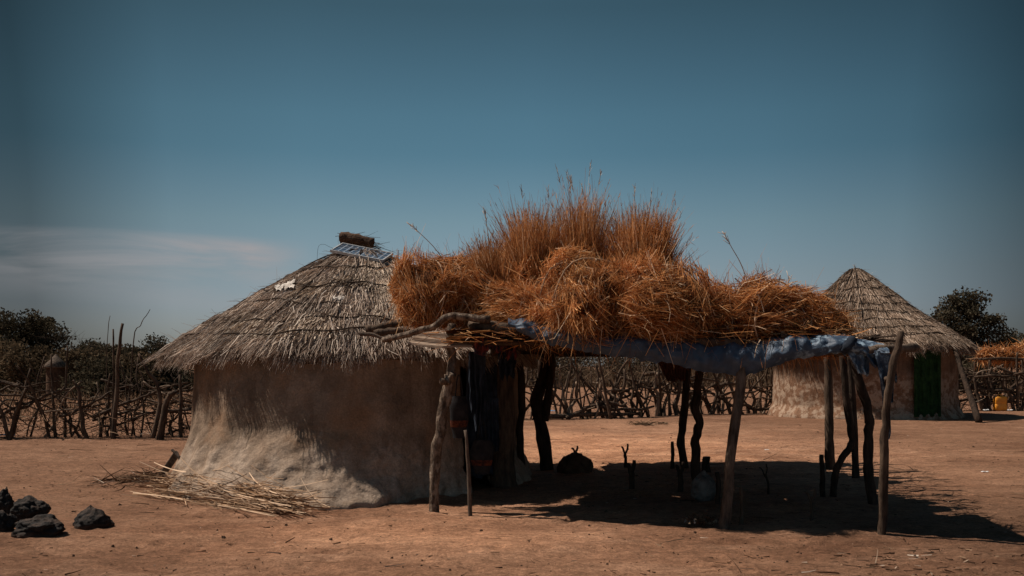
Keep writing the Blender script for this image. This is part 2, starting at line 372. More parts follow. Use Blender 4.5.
# thin haze streaks of cirrus low in the sky
dv = nd(nt, 'ShaderNodeVectorMath', operation='DIVIDE'); cb = nd(nt, 'ShaderNodeCombineXYZ')
ysafe = math_n(nt, 'MAXIMUM', sx.outputs[1], .05)
u = math_n(nt, 'DIVIDE', sx.outputs[0], ysafe); v = math_n(nt, 'DIVIDE', sx.outputs[2], ysafe)
nt.links.new(math_n(nt, 'MULTIPLY', u, 4.0), cb.inputs[0]); nt.links.new(math_n(nt, 'MULTIPLY', math_n(nt, 'ADD', v, math_n(nt, 'MULTIPLY', u, .06)), 24.0), cb.inputs[1])
cn = noise_n(nt, cb.outputs[0], 1.0, 6, .55, .5)
mk = math_n(nt, 'MULTIPLY', ramp(nt, math_n(nt, 'ADD', v, math_n(nt, 'MULTIPLY', u, .06)), ((.035, 0.), (.062, .45), (.084, 1.0), (.100, .9), (.114, 0.))), ramp(nt, math_n(nt, 'ADD', u, 1.0), ((.0, 0.), (.48, .4), (.62, .85), (.74, 1.), (.80, 0.))))
cf = math_n(nt, 'MULTIPLY', mk, ramp(nt, cn, ((.38, 0.), (.60, 1.))))
c = mixc(nt, cf, c, (3.6, 3.35, 3.4))
nt.links.new(c, bg.inputs[0]); bg.inputs[1].default_value = 0.1

sl = bpy.data.lights.new('sun', 'SUN'); sl.energy = 5.0; sl.angle = math.radians(.5); sl.color = (1, .89, .77)
so = bpy.data.objects.new('sun', sl); C.objects.link(so); so.rotation_euler = sdir.to_track_quat('Z', 'Y').to_euler(); so.location = sdir * 40
cd = bpy.data.cameras.new('camera'); cd.sensor_width = 36; cd.lens = 36 * F / 1024; cd.shift_y = (HOR - 288) / 1024; cd.clip_end = 3000
co = bpy.data.objects.new('camera', cd); C.objects.link(co); co.location = (0, 0, CAMZ); co.rotation_euler = (math.pi / 2, 0, 0)
sc = bpy.context.scene; sc.camera = co
sc.view_settings.view_transform = 'Standard'; sc.view_settings.look = 'None'; sc.view_settings.exposure = 0; sc.view_settings.gamma = 1
sc.render.engine = 'CYCLES'; sc.cycles.max_bounces = 8; sc.cycles.diffuse_bounces = 5

# ------------------------------------------------------------------ ground
gn1, gn2, gn3 = SN(3, 3.5, 2, 2), SN(5, .55, 3, 2), SN(6, .2, 2, 2)
def ground_z(x, y):
    x, y = np.asarray(x, float), np.asarray(y, float); X = np.stack([x, y], -1)
    d = np.hypot(x, y); near = np.exp(-(d / 34.0) ** 2)
    return (.022 * gn1(X) + .012 * gn2(X) * near + .0035 * gn3(X) * np.exp(-(d / 16.0) ** 2)) * np.clip(60 / (d + 20), 0, 1) - .02
prints = []
for i in range(16):                                    # walked trails of footprints and hoof marks
    x, y = random.uniform(-7, 7), random.uniform(6.8, 19); a = random.uniform(0, 6.28)
    for k in range(random.randint(9, 24)):
        x += .55 * math.cos(a); y += .55 * math.sin(a); a += random.gauss(0, .16); sd = .09 if k % 2 else -.09
        prints.append((x - sd * math.sin(a), y + sd * math.cos(a), a, random.uniform(.10, .14), random.uniform(.05, .065), random.uniform(.012, .024)))
for i in range(420): prints.append((random.uniform(-7.5, 7.5), random.uniform(6.6, 20), random.uniform(0, 6.28), random.uniform(.06, .16), random.uniform(.05, .09), random.uniform(.006, .018)))
def axis(lo, hi, step, far, g=1.16):
    a = list(np.arange(lo, hi + step * .5, step)); s = step; p = []
    q = hi
    while q < far: s *= g; q += s; a.append(q)
    s = step; q = lo; 
    while q > -far: s *= g; q -= s; p.append(q)
    return np.array(p[::-1] + a)
gx, gy = axis(-8, 8, .045, 900), axis(6.5, 20, .04, 900)
GX, GY = np.meshgrid(gx, gy, indexing='ij'); GZ = ground_z(GX, GY)
for (px_, py_, a_, l_, w_, h_) in prints:
    i0, i1 = np.searchsorted(gx, (px_ - .4, px_ + .4)); j0, j1 = np.searchsorted(gy, (py_ - .4, py_ + .4))
    dx, dy = GX[i0:i1, j0:j1] - px_, GY[i0:i1, j0:j1] - py_; u_ = (dx * math.cos(a_) + dy * math.sin(a_)) / l_; v_ = (-dx * math.sin(a_) + dy * math.cos(a_)) / w_; e_ = u_ * u_ + v_ * v_
    GZ[i0:i1, j0:j1] += -h_ * np.exp(-e_ * 1.2) + h_ * .55 * np.exp(-(np.sqrt(e_) - 1.6) ** 2 * 4)
nx, ny = GX.shape; idx = np.arange(nx * ny).reshape(nx, ny)
Q = np.stack([idx[:-1, :-1], idx[1:, :-1], idx[1:, 1:], idx[:-1, 1:]], -1).reshape(-1, 4)
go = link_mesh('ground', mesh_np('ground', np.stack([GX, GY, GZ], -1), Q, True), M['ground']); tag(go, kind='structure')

# ------------------------------------------------------------------ huts
def hut_wall(parent, cx, cy, rfun, h, mat, door=None, na=260, nz=44, amp=.05, seed=1):
    th = np.linspace(0, 2 * math.pi, na, endpoint=False); zz = np.linspace(-.12, h, nz)
    T, Z = np.meshgrid(th, zz, indexing='ij'); R = rfun(T, Z)
    D = np.zeros_like(R)
    for a_ in range(na):
        ca, sa = math.cos(th[a_]), math.sin(th[a_])
        for b_ in range(nz):
            r_, z_ = R[a_, b_], zz[b_]; q = Vector((r_ * ca, r_ * sa, z_ + seed)); low = min(1, max(0, 1.15 - z_ / .8))
            v = amp * (1.3 * mnoise.noise(q * .9) + .5 * mnoise.noise(q * 2.6))
            if low > 0:
                tb = mnoise.turbulence(Vector((q.x, q.y, q.z * .7)) * 3.2, 4, False); v += low * amp * (1.7 * mnoise.noise(q * 1.9) + 2.0 * tb + .55 * mnoise.noise(q * 7) + .6 * mnoise.noise(q * 14))
            D[a_, b_] = v
    R = R + D
    X = np.stack([cx + R * np.cos(T), cy + R * np.sin(T), Z], -1)
    idx = np.arange(na * nz).reshape(na, nz); nxt = np.roll(idx, -1, axis=0)
    Q = np.stack([idx[:, :-1], nxt[:, :-1], nxt[:, 1:], idx[:, 1:]], -1)
    if door:
        t0, t1, zt = door; tm = (th + math.pi / na); zc = (zz[:-1] + zz[1:]) / 2
        tm = (tm + math.pi) % (2 * math.pi) - math.pi
        keep = ~((tm[:, None] > t0) & (tm[:, None] < t1) & (zc[None, :] < zt)); Q = Q[keep]
    else: Q = Q.reshape(-1, 4)
    o = link_mesh('wall', mesh_np('wall', X, Q, True), mat, parent)
    sol = o.modifiers.new('thickness', 'SOLIDIFY'); sol.thickness = .16; sol.offset = -1
    return o

def thatch_roof(parent, cx, cy, cz_eave, cz_apex, rx, ry, n, mat, rings=(), layers=9, lw=.012, convex=.06, radial=10, seed=3, thick=.2, hang=.14, curl=.1, apex_dx=0.0, rod=.009, tight=0.0):
    """conical straw roof: core + layered straw ribbons + binding rods"""
    nz = SN(seed, 1.2, 3)
    sl = math.hypot(rx, cz_apex - cz_eave)
    def surf(t, s, lift=0.0):
        s = np.asarray(s, float); t = np.asarray(t, float)
        x = cx + rx * (1 - tight * np.clip(np.cos(t), 0, 1)) * s * np.cos(t) + apex_dx * (1 - s); y = cy + ry * s * np.sin(t)
        z = cz_apex - (cz_apex - cz_eave) * s + convex * np.sin(math.pi * np.clip(s, 0, 1)) + lift - .12 * np.exp(-(s / .07) ** 2)
        X = np.stack([x, y, z], -1); z = z + .035 * nz(X); return np.stack([x, y, z], -1)
    na, ns = 120, 24
    T, S = np.meshgrid(np.linspace(0, 2 * math.pi, na, endpoint=False), np.linspace(0.0, .985, ns), indexing='ij')
    top = surf(T, S, -.035); bot = surf(T[:, ::-1], S[:, ::-1], -.035 - thick); bot[:, :, 2] -= 0
    G = np.concatenate([top, bot], axis=1); k = ns * 2
    idx = np.arange(na * k).reshape(na, k); nxt = np.roll(idx, -1, 0)
    Q = np.stack([idx[:, :-1], nxt[:, :-1], nxt[:, 1:], idx[:, 1:]], -1).reshape(-1, 4)
    roof = link_mesh('roof', mesh_np('roof', G, Q, True), M['thatchcore'], parent)
    # straw layers
    t = rng.uniform(0, 2 * math.pi, n); lay = rng.integers(0, layers, n) + 1
    wts = (np.arange(1, layers + 1) / layers); lay = rng.choice(np.arange(1, layers + 1), n, p=wts / wts.sum())
    send = lay / layers * 1.0 + rng.normal(0, .03, n) + .015 * np.sin(t * 23 + lay * 2) + .01 * np.sin(t * 61 + lay)
    L = rng.uniform(.10, .24, n) * 2.6 / sl * 1.0
    s0 = np.clip(send - L * rng.uniform(.8, 1.3, n), 0.01, 1)
    send = send + (lay == layers) * (.022 * np.sin(t * 5 + 1) * np.sin(t * 11) + .02 * np.sin(t * 29) * np.sin(t * 13 + 2))
    p0 = surf(t, s0, rng.uniform(-.02, .01, n)); jt = rng.normal(0, .05, n) / np.maximum(send, .1)
    p1 = surf(t + jt * .6, send, rng.uniform(.005, .05, n))
    pm = (p0 + p1) / 2 + np.array([0, 0, .012]) + rng.normal(0, .02, (n, 3))
    P = np.stack([p0, pm, p1], 1); W = np.stack([np.full(n, 1.0), np.full(n, .9), np.full(n, .5)], 1) * rng.uniform(lw * .6, lw * 1.3, n)[:, None]
    A = ribbons(P, W)
    # hanging fringe at the eave
    m = n // 3; t = rng.uniform(0, 2 * math.pi, m); p = surf(t, rng.uniform(.93, 1.0, m), 0); p[:, 2] -= rng.uniform(-.02, thick, m)
    d = np.stack([np.cos(t) * .75, np.sin(t) * .75, np.full(m, -.75)], -1) + rng.normal(0, .16, (m, 3)); d = unit(d)
    clump = 1 + .5 * np.sin(t * 37) * np.sin(t * 17 + 2)
    P, W = strands(p, d, rng.uniform(.4, 1.3, m) * hang * clump, np.full(m, .3), rng.uniform(lw * .4, lw * .9, m), 3, curl)
    B = ribbons(P, W)
    # loose straws
    q = n // 30; t = rng.uniform(0, 2 * math.pi, q); p = surf(t, rng.uniform(.05, .98, q), .03)
    d = unit(np.stack([np.cos(t), np.sin(t), np.full(q, -.4)], -1) + rng.normal(0, .55, (q, 3)))
    P, W = strands(p, d, rng.uniform(.1, .3, q), np.full(q, .2), np.full(q, lw * .6), 3)
    Cc = ribbons(P, W)
    V, Q = join_ribbons([A, B, Cc])
    link_mesh('thatch', mesh_np('thatch', V, Q), mat, roof)
    for s in rings:
        mb = MB(); tt = np.linspace(-math.pi, 0.3, 60); jit = random.uniform(0, 9)
        pts = [Vector(q) for q in surf(tt, s + .012 * np.sin(tt * 7 + jit) + .008 * np.sin(tt * 19), .062)]
        mb.tube(pts, rod, 5, .4); mb.build('binding_rod', M['barkdark'], roof)
    for a in np.linspace(-math.pi * 1.02, .1, radial):
        mb = MB(); ss = np.linspace(.06, random.uniform(.55, .95), 14); a += random.uniform(-.08, .08)
        pts = [Vector(q) for q in surf(a + .03 * np.sin(ss * 9 + a * 5), ss, .062)]
        mb.tube(pts, rod, 5, .4); mb.build('binding_rod', M['barkdark'], roof)
    return roof, surf

# near hut
HC = Vector((-2.07, 13.5, 0)); RC = Vector((-2.03, 13.75, 0))
hut = thing('thatched_hut', 'round mud hut with grey thatch and a solar panel on top', 'hut', HC, 'round thatched huts')
def near_r(T, Z):
    a = (T + math.pi) % (2 * math.pi) - math.pi         # -pi..pi, -pi/2 faces the camera
    ang = np.degrees(a)
    # earth skirt piled against the foot of the wall, broad on the sunny side, ending near the front
    an = np.where(ang > 90, ang - 360, ang)
    left = np.interp(an, [-230, -200, -180, -160, -135, -112, -88, -74, -66], [0, .03, .05, .17, .58, .95, .8, .25, 0])
    sk = left * (.40 * np.clip(1 - Z / .78, 0, 1) ** 1.1 + .20 * np.clip(1 - Z / 1.45, 0, 1)) + .10 * np.clip(1 - Z / .35, 0, 1)
    # a low plinth lump at the front end of the skirt
    sk = sk + .16 * np.exp(-((ang + 84) / 13) ** 2) * np.clip(1.15 - Z / .2, 0, 1)
    # vertical folds of washed-down plaster
    fold = .05 * np.exp(-((ang + 143) / 2.2) ** 2) + .06 * np.exp(-((ang + 124) / 3.0) ** 2) + .03 * np.exp(-((ang + 133) / 2.0) ** 2)
    return 2.23 + .03 * np.sin(3 * T) - .06 * Z + sk + fold * np.clip(1.35 - Z, 0, 1)
hut_wall(hut, HC.x, HC.y, near_r, 1.62, M['mud'], door=(math.radians(-47), math.radians(-31), 1.48), na=560, nz=80, amp=.034)
roof, rsurf = thatch_roof(hut, RC.x, RC.y, 1.66, 3.16, 2.63, 2.50, 66000, M['thatch'], rings=(.34, .52, .66, .80, .91), layers=13, lw=.0105, radial=9, thick=.1, hang=.12, tight=.13)
def ang_of(px, py):
    """angle and slope position on the near roof seen at a pixel (solved on the cone)"""
    best = None
    for Y in np.linspace(11, 13.74, 300):
        p = at(px, py, Y); dx, dy = (p.x - RC.x) / 2.63, (p.y - RC.y) / 2.50; s = math.hypot(dx, dy)
        z = float(rsurf(math.atan2(dy, dx), s)[2])
        if best is None or abs(z - p.z) < best[0]: best = (abs(z - p.z), math.atan2(dy, dx), s)
    return best[1], best[2]
# pale new straw below the peak
def patch(px0, px1, py0, py1, n):
    t, s = [], []
    for _ in range(60):
        a, b = ang_of(random.uniform(px0, px1), random.uniform(py0, py1)); t.append(a); s.append(b)
    t = np.repeat(t, n // 60) + rng.normal(0, .05, 60 * (n // 60)); s = np.repeat(s, n // 60) + rng.normal(0, .02, len(t))
    p0 = rsurf(t, np.clip(s - .05, .02, 1), .02); p1 = rsurf(t + rng.normal(0, .03, len(t)), s + .05, .06)
    P = np.stack([p0, (p0 + p1) / 2 + .01, p1], 1); W = np.full((len(t), 3), .012)
    return ribbons(P, W)
V, Q = join_ribbons([patch(343, 405, 262, 286, 1900), patch(380, 405, 285, 318, 1200), patch(300, 330, 285, 300, 300), patch(240, 330, 318, 335, 500)])
link_mesh('straw_patch', mesh_np('straw_patch', V, Q), M['thatchpale'], roof)
# knot of straw crowning the roof
mb = MB(); k0, k1 = at(341, 238, 14.0), at(373, 244, 13.95)
stick(mb, [k0, k0.lerp(k1, .5) + Vector((0, 0, .015)), k1], .088, .072, 12, .01, .35)
knot = mb.build('straw_knot', M['mound'], roof)
n = 160; tt = rng.uniform(-.05, 1.0, n); p = np.array(k0)[None] * (1 - tt[:, None]) + np.array(k1)[None] * tt[:, None] + unit(rng.normal(size=(n, 3))) * .075
ax_ = np.array((k1 - k0).normalized()); d = unit(ax_[None] + rng.normal(0, .3, (n, 3)))
P, W = strands(p, d, rng.uniform(.08, .26, n), np.full(n, .15), np.full(n, .01), 3)
V, Q = ribbons(P, W); link_mesh('straw_ends', mesh_np('straw_ends', V, Q), M['litter'], knot)
# plinth / jamb beside the doorway and a curtain in it
def cloth(top0, top1, drop, folds=4, amp=.04, nu=40, nv=26, ragged=.03, taper=0.0, out=(0, -1, 0), sway=.0, flare=0.0):
    top0, top1 = Vector(top0), Vector(top1); o = Vector(out).normalized(); P = []; sd = random.random() * 60
    for i in range(nu + 1):
        u = i / nu; row = []
        dr = drop * (1 + ragged * 3 * mnoise.noise(Vector((u * 4, sd, 1)))) if ragged else drop
        for j in range(nv + 1):
            v = j / nv; cu = .5 + (u - .5) * (1 - taper * v + flare * v)
            p = top0 + (top1 - top0) * cu + Vector((0, 0, -dr * v))
            p += o * (amp * (.3 + .7 * v) * math.sin(2 * math.pi * folds * u + 1.3 * mnoise.noise(Vector((u * 3, v * 2, sd)))) + .6 * amp * mnoise.noise(Vector((u * 6, v * 5, sd + 4))))
            p += (top1 - top0).normalized() * (sway * v + .3 * amp * mnoise.noise(Vector((u * 3, v * 6, sd + 7))))
            p.z += .4 * amp * mnoise.noise(Vector((u * 5, v * 4, sd + 11)))
            row.append(p)
        P.append(row)
    mb = MB(); mb.quadgrid(P); return mb
def on_wall(deg, r, z): a = math.radians(deg); return Vector((HC.x + r * math.cos(a), HC.y + r * math.sin(a), z))
cloth(on_wall(-46, 2.19, 1.55), on_wall(-31, 2.19, 1.55), 1.42, 5, .035, out=(.75, -.66, 0)).build('door_curtain', M['navy'], hut)
mb = MB(); stick(mb, [on_wall(-28, 2.25, -.1), on_wall(-28, 2.2, .25), on_wall(-27, 2.2, .9), on_wall(-27, 2.2, 1.6)], .17, .13, 14, .01, .12)
mb.build('door_jamb', M['bark'], hut)
# solar panel
FL, FR, BL, BR = at(331, 251, 13.35), at(382.5, 261, 13.1), at(342.5, 244, 13.8), at(392.5, 254, 13.55)
sp = thing('solar_panel', 'small framed solar panel lying on the peak of the nearest thatched roof', 'solar panel', (FL + FR + BL + BR) / 4)
ux, uy = (FR - FL), (BL - FL); nrm = ux.cross(uy).normalized()
def bar(mb, a, b, wd, nn=nrm, th=.018):
    d = (b - a); s = nn.cross(d).normalized(); mb.box((a + b) / 2 + nn * 0.0, d / 2 + d.normalized() * wd, s * wd, nn * th)
mb = MB()
for a, b in ((FL, FR), (BL, BR)): bar(mb, a, b, .009)
for a, b in ((FL + uy * .04, BL - uy * .04), (FR + uy * .04, BR - uy * .04)):
    d = b - a; s = nrm.cross(d).normalized(); mb.box((a + b) / 2, d / 2 - d.normalized() * .004, s * .009, nrm * .016)
mb.build('frame', M['alu'], sp, smooth=False)
me = mesh_np('cell_sheet', [FL + nrm * .008, FR + nrm * .008, BR + nrm * .008, BL + nrm * .008], [[0, 1, 2, 3]])
uv = me.uv_layers.new(name='UVMap'); uv.data.foreach_set('uv', [0, 0, 1, 0, 1, 1, 0, 1])
link_mesh('cell_sheet', me, M['cells'], sp)
mb = MB(); mb.box((FL + FR + BL + BR) / 4 - nrm * .012, ux * .47, uy * .46, nrm * .005); mb.build('back_sheet', M['whitelitter'], sp, smooth=False)
mb = MB(); mb.tube(smooth_path([FL + uy * .3, FL + Vector((-.03, 0, .06)), FL + Vector((-.1, 0, .09)), FL + Vector((-.17, 0, .05)), FL + Vector((-.19, 0, -.2))], 6), .002, 5); mb.build('cable', M['blacktrim'], sp)
# rags tucked in the thatch
def rag(px, py, wd, ht, label):
    a, sl_ = ang_of(px, py); c0 = Vector(rsurf(a, sl_, .06)); tu = (Vector(rsurf(a + .02, sl_, .06)) - c0).normalized(); ts = (Vector(rsurf(a, sl_ + .02, .06)) - c0).normalized()
    up = tu.cross(ts); up = up if up.z > 0 else -up; mb = MB(); nu_, nv_ = 26, 18; b = 0
    for i in range(nu_ + 1):
        for j in range(nv_ + 1):
            q = c0 + tu * ((i / nu_ - .5) * wd) + ts * ((j / nv_ - .5) * ht) + up * (.02 + .035 * mnoise.noise(Vector((i * .35, j * .35, px))) + .02 * mnoise.noise(Vector((i * .8, j * .8, px))))
            mb.v.append(tuple(q))
    for i in range(nu_):
        for j in range(nv_):
            e = ((i + .5) / nu_ * 2 - 1) ** 2 + ((j + .5) / nv_ * 2 - 1) ** 2
            if e + .9 * mnoise.noise(Vector((i * .22, j * .22, px * 1.7))) < .62: k = i * (nv_ + 1) + j; mb.f.append((k, k + 1, k + nv_ + 2, k + nv_ + 1))
    o = mb.build('rag', M['whiterag'], origin=c0); tag(o, label, 'rag')
rag(286, 292, .42, .34, 'larger torn white rag stuck on the thatched roof, halfway up the slope')
rag(339, 304, .24, .16, 'smaller white scrap on the thatched roof, below the solar panel')

# far hut
FC = Vector(((863 - 512) * 30.5 / F, 30.5, 0))
fhut = thing('thatched_hut', 'smaller looking round hut with tall pointed thatch and a green door curtain, beyond the shelter', 'hut', FC, 'round thatched huts')
hut_wall(fhut, FC.x, FC.y, lambda T, Z: 2.68 + .02 * np.sin(4 * T) + .18 * np.clip(1 - Z / .3, 0, 1), 2.15, M['mudfar'], na=240, nz=44, amp=.022, seed=21)
thatch_roof(fhut, FC.x, FC.y, 2.1, 4.56, 3.02, 3.05, 46000, M['thatchfar'], rings=(.2, .3, .4, .5, .6, .7, .8, .9), layers=15, lw=.016, convex=-.1, radial=9, seed=8, thick=.16, hang=.18, apex_dx=-.24, rod=.013)
def far_wall(px, z, r=2.80):
    best = None
    for Y in np.linspace(27.4, 30.5, 400):
        x = (px - 512) * Y / F; d = abs(math.hypot(x - FC.x, Y - FC.y) - r)
        if best is None or d < best[0]: best = (d, x, Y)
    return Vector((best[1], best[2], z))
P = []
for i in range(25):
    row = [far_wall(914 + 27 * i / 24, 2.08 - 2.02 * j / 20, 2.83 + .045 * math.sin(i * .9 + .7 * math.sin(j * .3)) + .015 * math.sin(j * .8 + i)) for j in range(21)]; P.append(row)
mb = MB(); mb.quadgrid(P); mb.build('door_curtain', M['green'], fhut)
mb = MB(); stick(mb, [at(979, 422, 26.3), at(968, 390, 27), at(955, 350, 27.8)], .09, .065, 10, .02, .15); mb.build('prop_post', M['barkdark'], fhut)

# ------------------------------------------------------------------ shade shelter
shel = thing('shade_shelter', 'low open shade shelter on crooked wooden posts carrying a load of hay', 'shelter', (1.4, 12, 0))
def post(pts, Y, r0, r1, mat, jit=.012, sink=.12, extra=None, sides=10):
    Y = Y if hasattr(Y, '__len__') else [Y] * len(pts)
    P = [at(px, py, y) for (px, py), y in zip(pts, Y)]; P[0].z = -sink
    mb = MB(); stick(mb, P, r0, r1, sides, jit, .3)
    if extra: extra(mb)
    return mb.build('post', M[mat], shel)
def p1x(mb):
    stick(mb, [at(449, 382, 10.34), at(452, 360, 10.4), at(450, 345, 10.4), at(452, 324, 10.45)], .05, .042, 8, .015)
    for (a, b) in (((449, 382), (441, 381)), ((450, 380), (453, 374))): stick(mb, [at(*a, 10.3), at(*b, 10.25)], .045, .035, 8)
post([(433, 510), (435, 470), (440, 430), (446, 395), (450, 376)], 10.34, .048, .06, 'barkp1', jit=.02, extra=p1x)
post([(724, 527), (729, 480), (735, 425), (741, 378), (743, 350)], [9.26, 9.3, 9.35, 9.4, 9.45], .05, .044, 'barkgrey')
def p3x(mb):
    stick(mb, [at(888, 385, 9.0), at(886.5, 378, 8.93)], .032, .022, 7)
post([(882, 533), (883, 500), (885, 440), (887, 405), (892, 372), (901, 331)], [8.96, 8.94, 8.88, 8.85, 8.82, 8.8], .038, .031, 'bark', extra=p3x)
def p4x(mb): stick(mb, [at(545, 420, 14.55), at(550, 385, 14.5), at(552, 345, 14.5)], .06, .055, 8, .02)
post([(548, 468), (542, 430), (537, 400), (545, 372), (549, 348)], 14.6, .1, .075, 'barkdark', extra=p4x)
post([(686, 467), (681, 444), (683, 425), (686, 390), (689, 352)], 14.7, .06, .05, 'barkdark')
post([(697, 483), (695, 450), (699, 426), (696, 412), (698, 392), (702, 352)], 12.7, .055, .055, 'barkdark', jit=.03)
post([(831, 468), (829, 430), (829, 395), (827, 352)], 14.6, .07, .055, 'bark')
post([(832, 494), (835, 474), (842, 458), (851, 445), (850, 425), (845, 385), (843, 352)], 11.6, .04, .04, 'barkdark')
post([(856, 476), (854, 430), (851, 375), (850, 352)], 13.5, .05, .045, 'barkdark')
post([(874, 504), (868, 470), (868, 435), (870, 420), (864, 396), (856, 370), (852, 352)], 10.8, .055, .042, 'barkdark')
post([(524, 487), (520, 440), (521, 395), (517, 350)], 13.2, .05, .045, 'barkdark', jit=.03)
# beams
def beam(pts, r0, r1, mat='bark', name='beam', jit=.02):
    mb = MB(); stick(mb, pts, r0, r1, 9, jit, .3); return mb.build(name, M[mat], shel)
beam([at(383, 340, 10.4), at(402, 336, 10.3), at(417, 331, 10.25), at(433, 327, 10.2), at(447, 317, 10.2), at(464, 317, 10.2), at(490, 320, 10.15)], .027, .04, 'barkp1', jit=.014)
beam([at(470, 326, 10.3), at(600, 338, 9.85), at(742, 345, 9.5)], .06, .055)
beam([at(730, 350, 9.5), at(800, 352, 9.3), at(848, 351, 9.15), at(885, 349, 9.05), at(917, 347, 9.2)], .045, .036, 'barkgrey')
beam([at(520, 350, 12.6), at(700, 352, 12.4), at(856, 352, 12.2)], .05, .05, 'barkdark')
beam([at(525, 353, 14.6), at(690, 353, 14.6), at(835, 353, 14.5)], .06, .05, 'barkdark')
def edge_l(v): return Vector((-.68, 10.2, 0)).lerp(Vector((.25, 15.9, 0)), v)
def edge_r(v): return Vector((3.12, 9.2, 0)).lerp(Vector((4.95, 15.9, 0)), v)
for i in range(17):
    v = (i + .5) / 17; a, b = edge_l(v), edge_r(v); a.z = 1.72 + random.uniform(0, .04); b.z = 1.70 + random.uniform(0, .06)
    b += (b - a).normalized() * random.uniform(-.1, .35); a += (a - b).normalized() * random.uniform(-.2, .1)
    mb = MB(); stick(mb, crooked(a, b, 5, .05), .032, .024, 7, .01); mb.build('roof_pole', M['barkdark'], shel)
# branches sticking out on the open side, with twigs
for i in range(26):
    v = .03 + .94 * i / 25; b = edge_l(v).lerp(edge_r(v), 1 - .26 * v ** .8); b.z = 1.76; reach = (.36 if v < .2 else random.choice((.3, .5, .75, 1.0)) * (.75 + .35 * v))
    d = Vector((1, random.uniform(-.5, .3), random.uniform(-.05, .03))); e = b + d * reach
    mb = MB(); stick(mb, crooked(b - d * .6, e, 4, .05), .03, .008, 6, .01)
    for k in range(6):
        q = b.lerp(e, random.uniform(.05, .95)); e2 = q + Vector((random.uniform(.08, .4), random.uniform(-.35, .35), random.uniform(-.06, .03))); stick(mb, [q, q.lerp(e2, .5) + Vector((0, random.uniform(-.03, .03), 0)), e2], .010, .004, 5, .01)
    mb.build('branch', M['barkdark'], shel)
# straw mat over the poles
mn = SN(33, .8, 3)
def mat_pt(u, v, z): 
    a = edge_l(v); b = edge_r(v); p = a.lerp(b, u); p.z = z; return p
HOLES = [(.33, .40), (.36, .43), (.40, .46), (.31, .47), (.24, .33), (.55, .3), (.62, .5), (.93, .28), (.97, .33), (.95, .45), (.9, .5), (.72, .45)]
nu, nv = 70, 90
us, vs = np.linspace(0, 1, nu + 1), np.linspace(0, 1, nv + 1)
G = np.array([[mat_pt(u + .02 * math.sin(v * 31) * (u - .5), v, 1.76) for v in vs] for u in us])
G[..., 2] += .03 * mn(G); top = G.copy(); top[..., 2] += .07
idx = np.arange((nu + 1) * (nv + 1)).reshape(nu + 1, nv + 1)
Q = np.stack([idx[:-1, :-1], idx[1:, :-1], idx[1:, 1:], idx[:-1, 1:]], -1)
uc, vc = (us[:-1] + us[1:]) / 2, (vs[:-1] + vs[1:]) / 2
keep = np.ones((nu, nv), bool)
for hu, hv in HOLES: keep &= ~(((uc[:, None] - hu) * 4) ** 2 + ((vc[None] - hv) * 6.3) ** 2 < .055 ** 2)
EDGE = 1 - .26 * vc ** .8 * (.75 + .25 * np.sin(vc * 17)) - .05 * np.sin(vc * 41) ** 2 - .05 * np.sin(vc * 9 + 1) ** 2
keep &= uc[:, None] < EDGE[None]
Q = Q[keep]; me = mesh_np('straw_mat', np.concatenate([G.reshape(-1, 3), top.reshape(-1, 3)]), np.concatenate([Q[:, ::-1], Q + len(idx.ravel())]), True)
smat = link_mesh('straw_mat', me, M['haycore'], shel)
n = 9000; u, v = rng.uniform(-.02, 1.02, n), rng.uniform(-.01, 1.03, n); ok = np.ones(n, bool)
for hu, hv in HOLES: ok &= (((u - hu) * 4) ** 2 + ((v - hv) * 6.3) ** 2 > .16 ** 2)
ok &= u < np.interp(v, vc, EDGE) + .03 + np.abs(rng.normal(0, .03, n))
u, v = u[ok], v[ok]; n = len(u); ea, eb = np.array(edge_l(0)), np.array(edge_r(0)); la, lb = np.array(edge_l(1)), np.array(edge_r(1))
A = ea[None] * (1 - v[:, None]) + la[None] * v[:, None]; B = eb[None] * (1 - v[:, None]) + lb[None] * v[:, None]
p = A * (1 - u[:, None]) + B * u[:, None]; p[:, 2] = rng.uniform(1.73, 1.86, n)
d = unit(rng.normal(size=(n, 3)) * np.array([1, 1, .1])); P, W = strands(p, d, rng.uniform(.15, .4, n), rng.uniform(-.02, .08, n), rng.uniform(.006, .012, n), 3)
V, Q = ribbons(P, W); link_mesh('loose_straw', mesh_np('loose_straw', V, Q), M['hay'], smat)

# boards lying between hut eave and shelter
mb = MB(); P = []
for i in range(31):
    u = i / 30; row = []
    for j in range(13):
        v = j / 12; lo = at(407 + 66 * u, 340 + 8 * math.sin(min(1, .25 + u) * math.pi * .62), 10.3); hi = at(422 + 42 * u, 330 + 2 * u, 10.42)
        p = lo.lerp(hi, v); p += Vector((0, -.5, .5)) * (.012 * math.sin(v * 17)); row.append(p)
    P.append(row)
mb.quadgrid(P); o = mb.build('board', M['board'], origin=at(437, 342, 10.35)); tag(o, 'pale weathered wooden board wedged under the hay between the hut eave and a forked post', 'board')
for k, (pts, r, lab) in enumerate((([(366, 330), (385, 326), (408, 323)], .045, 'dry bark covered pole lying highest across the hut eave beside the hay'), ([(375, 334), (392, 331), (410, 331)], .04, 'shorter brown pole lying across the hut eave, under the highest pole'), ([(358, 333), (376, 336), (392, 342)], .02, 'thin grey stick poking out over the hut eave'))):
    mb = MB(); stick(mb, [at(px, py, 10.95 - .1 * k) for px, py in pts], r, r * .8, 8, .015, .3); o = mb.build('pole', M['bark' if k < 2 else 'barkgrey'], origin=at(*pts[1], 10.95)); tag(o, lab, 'pole')

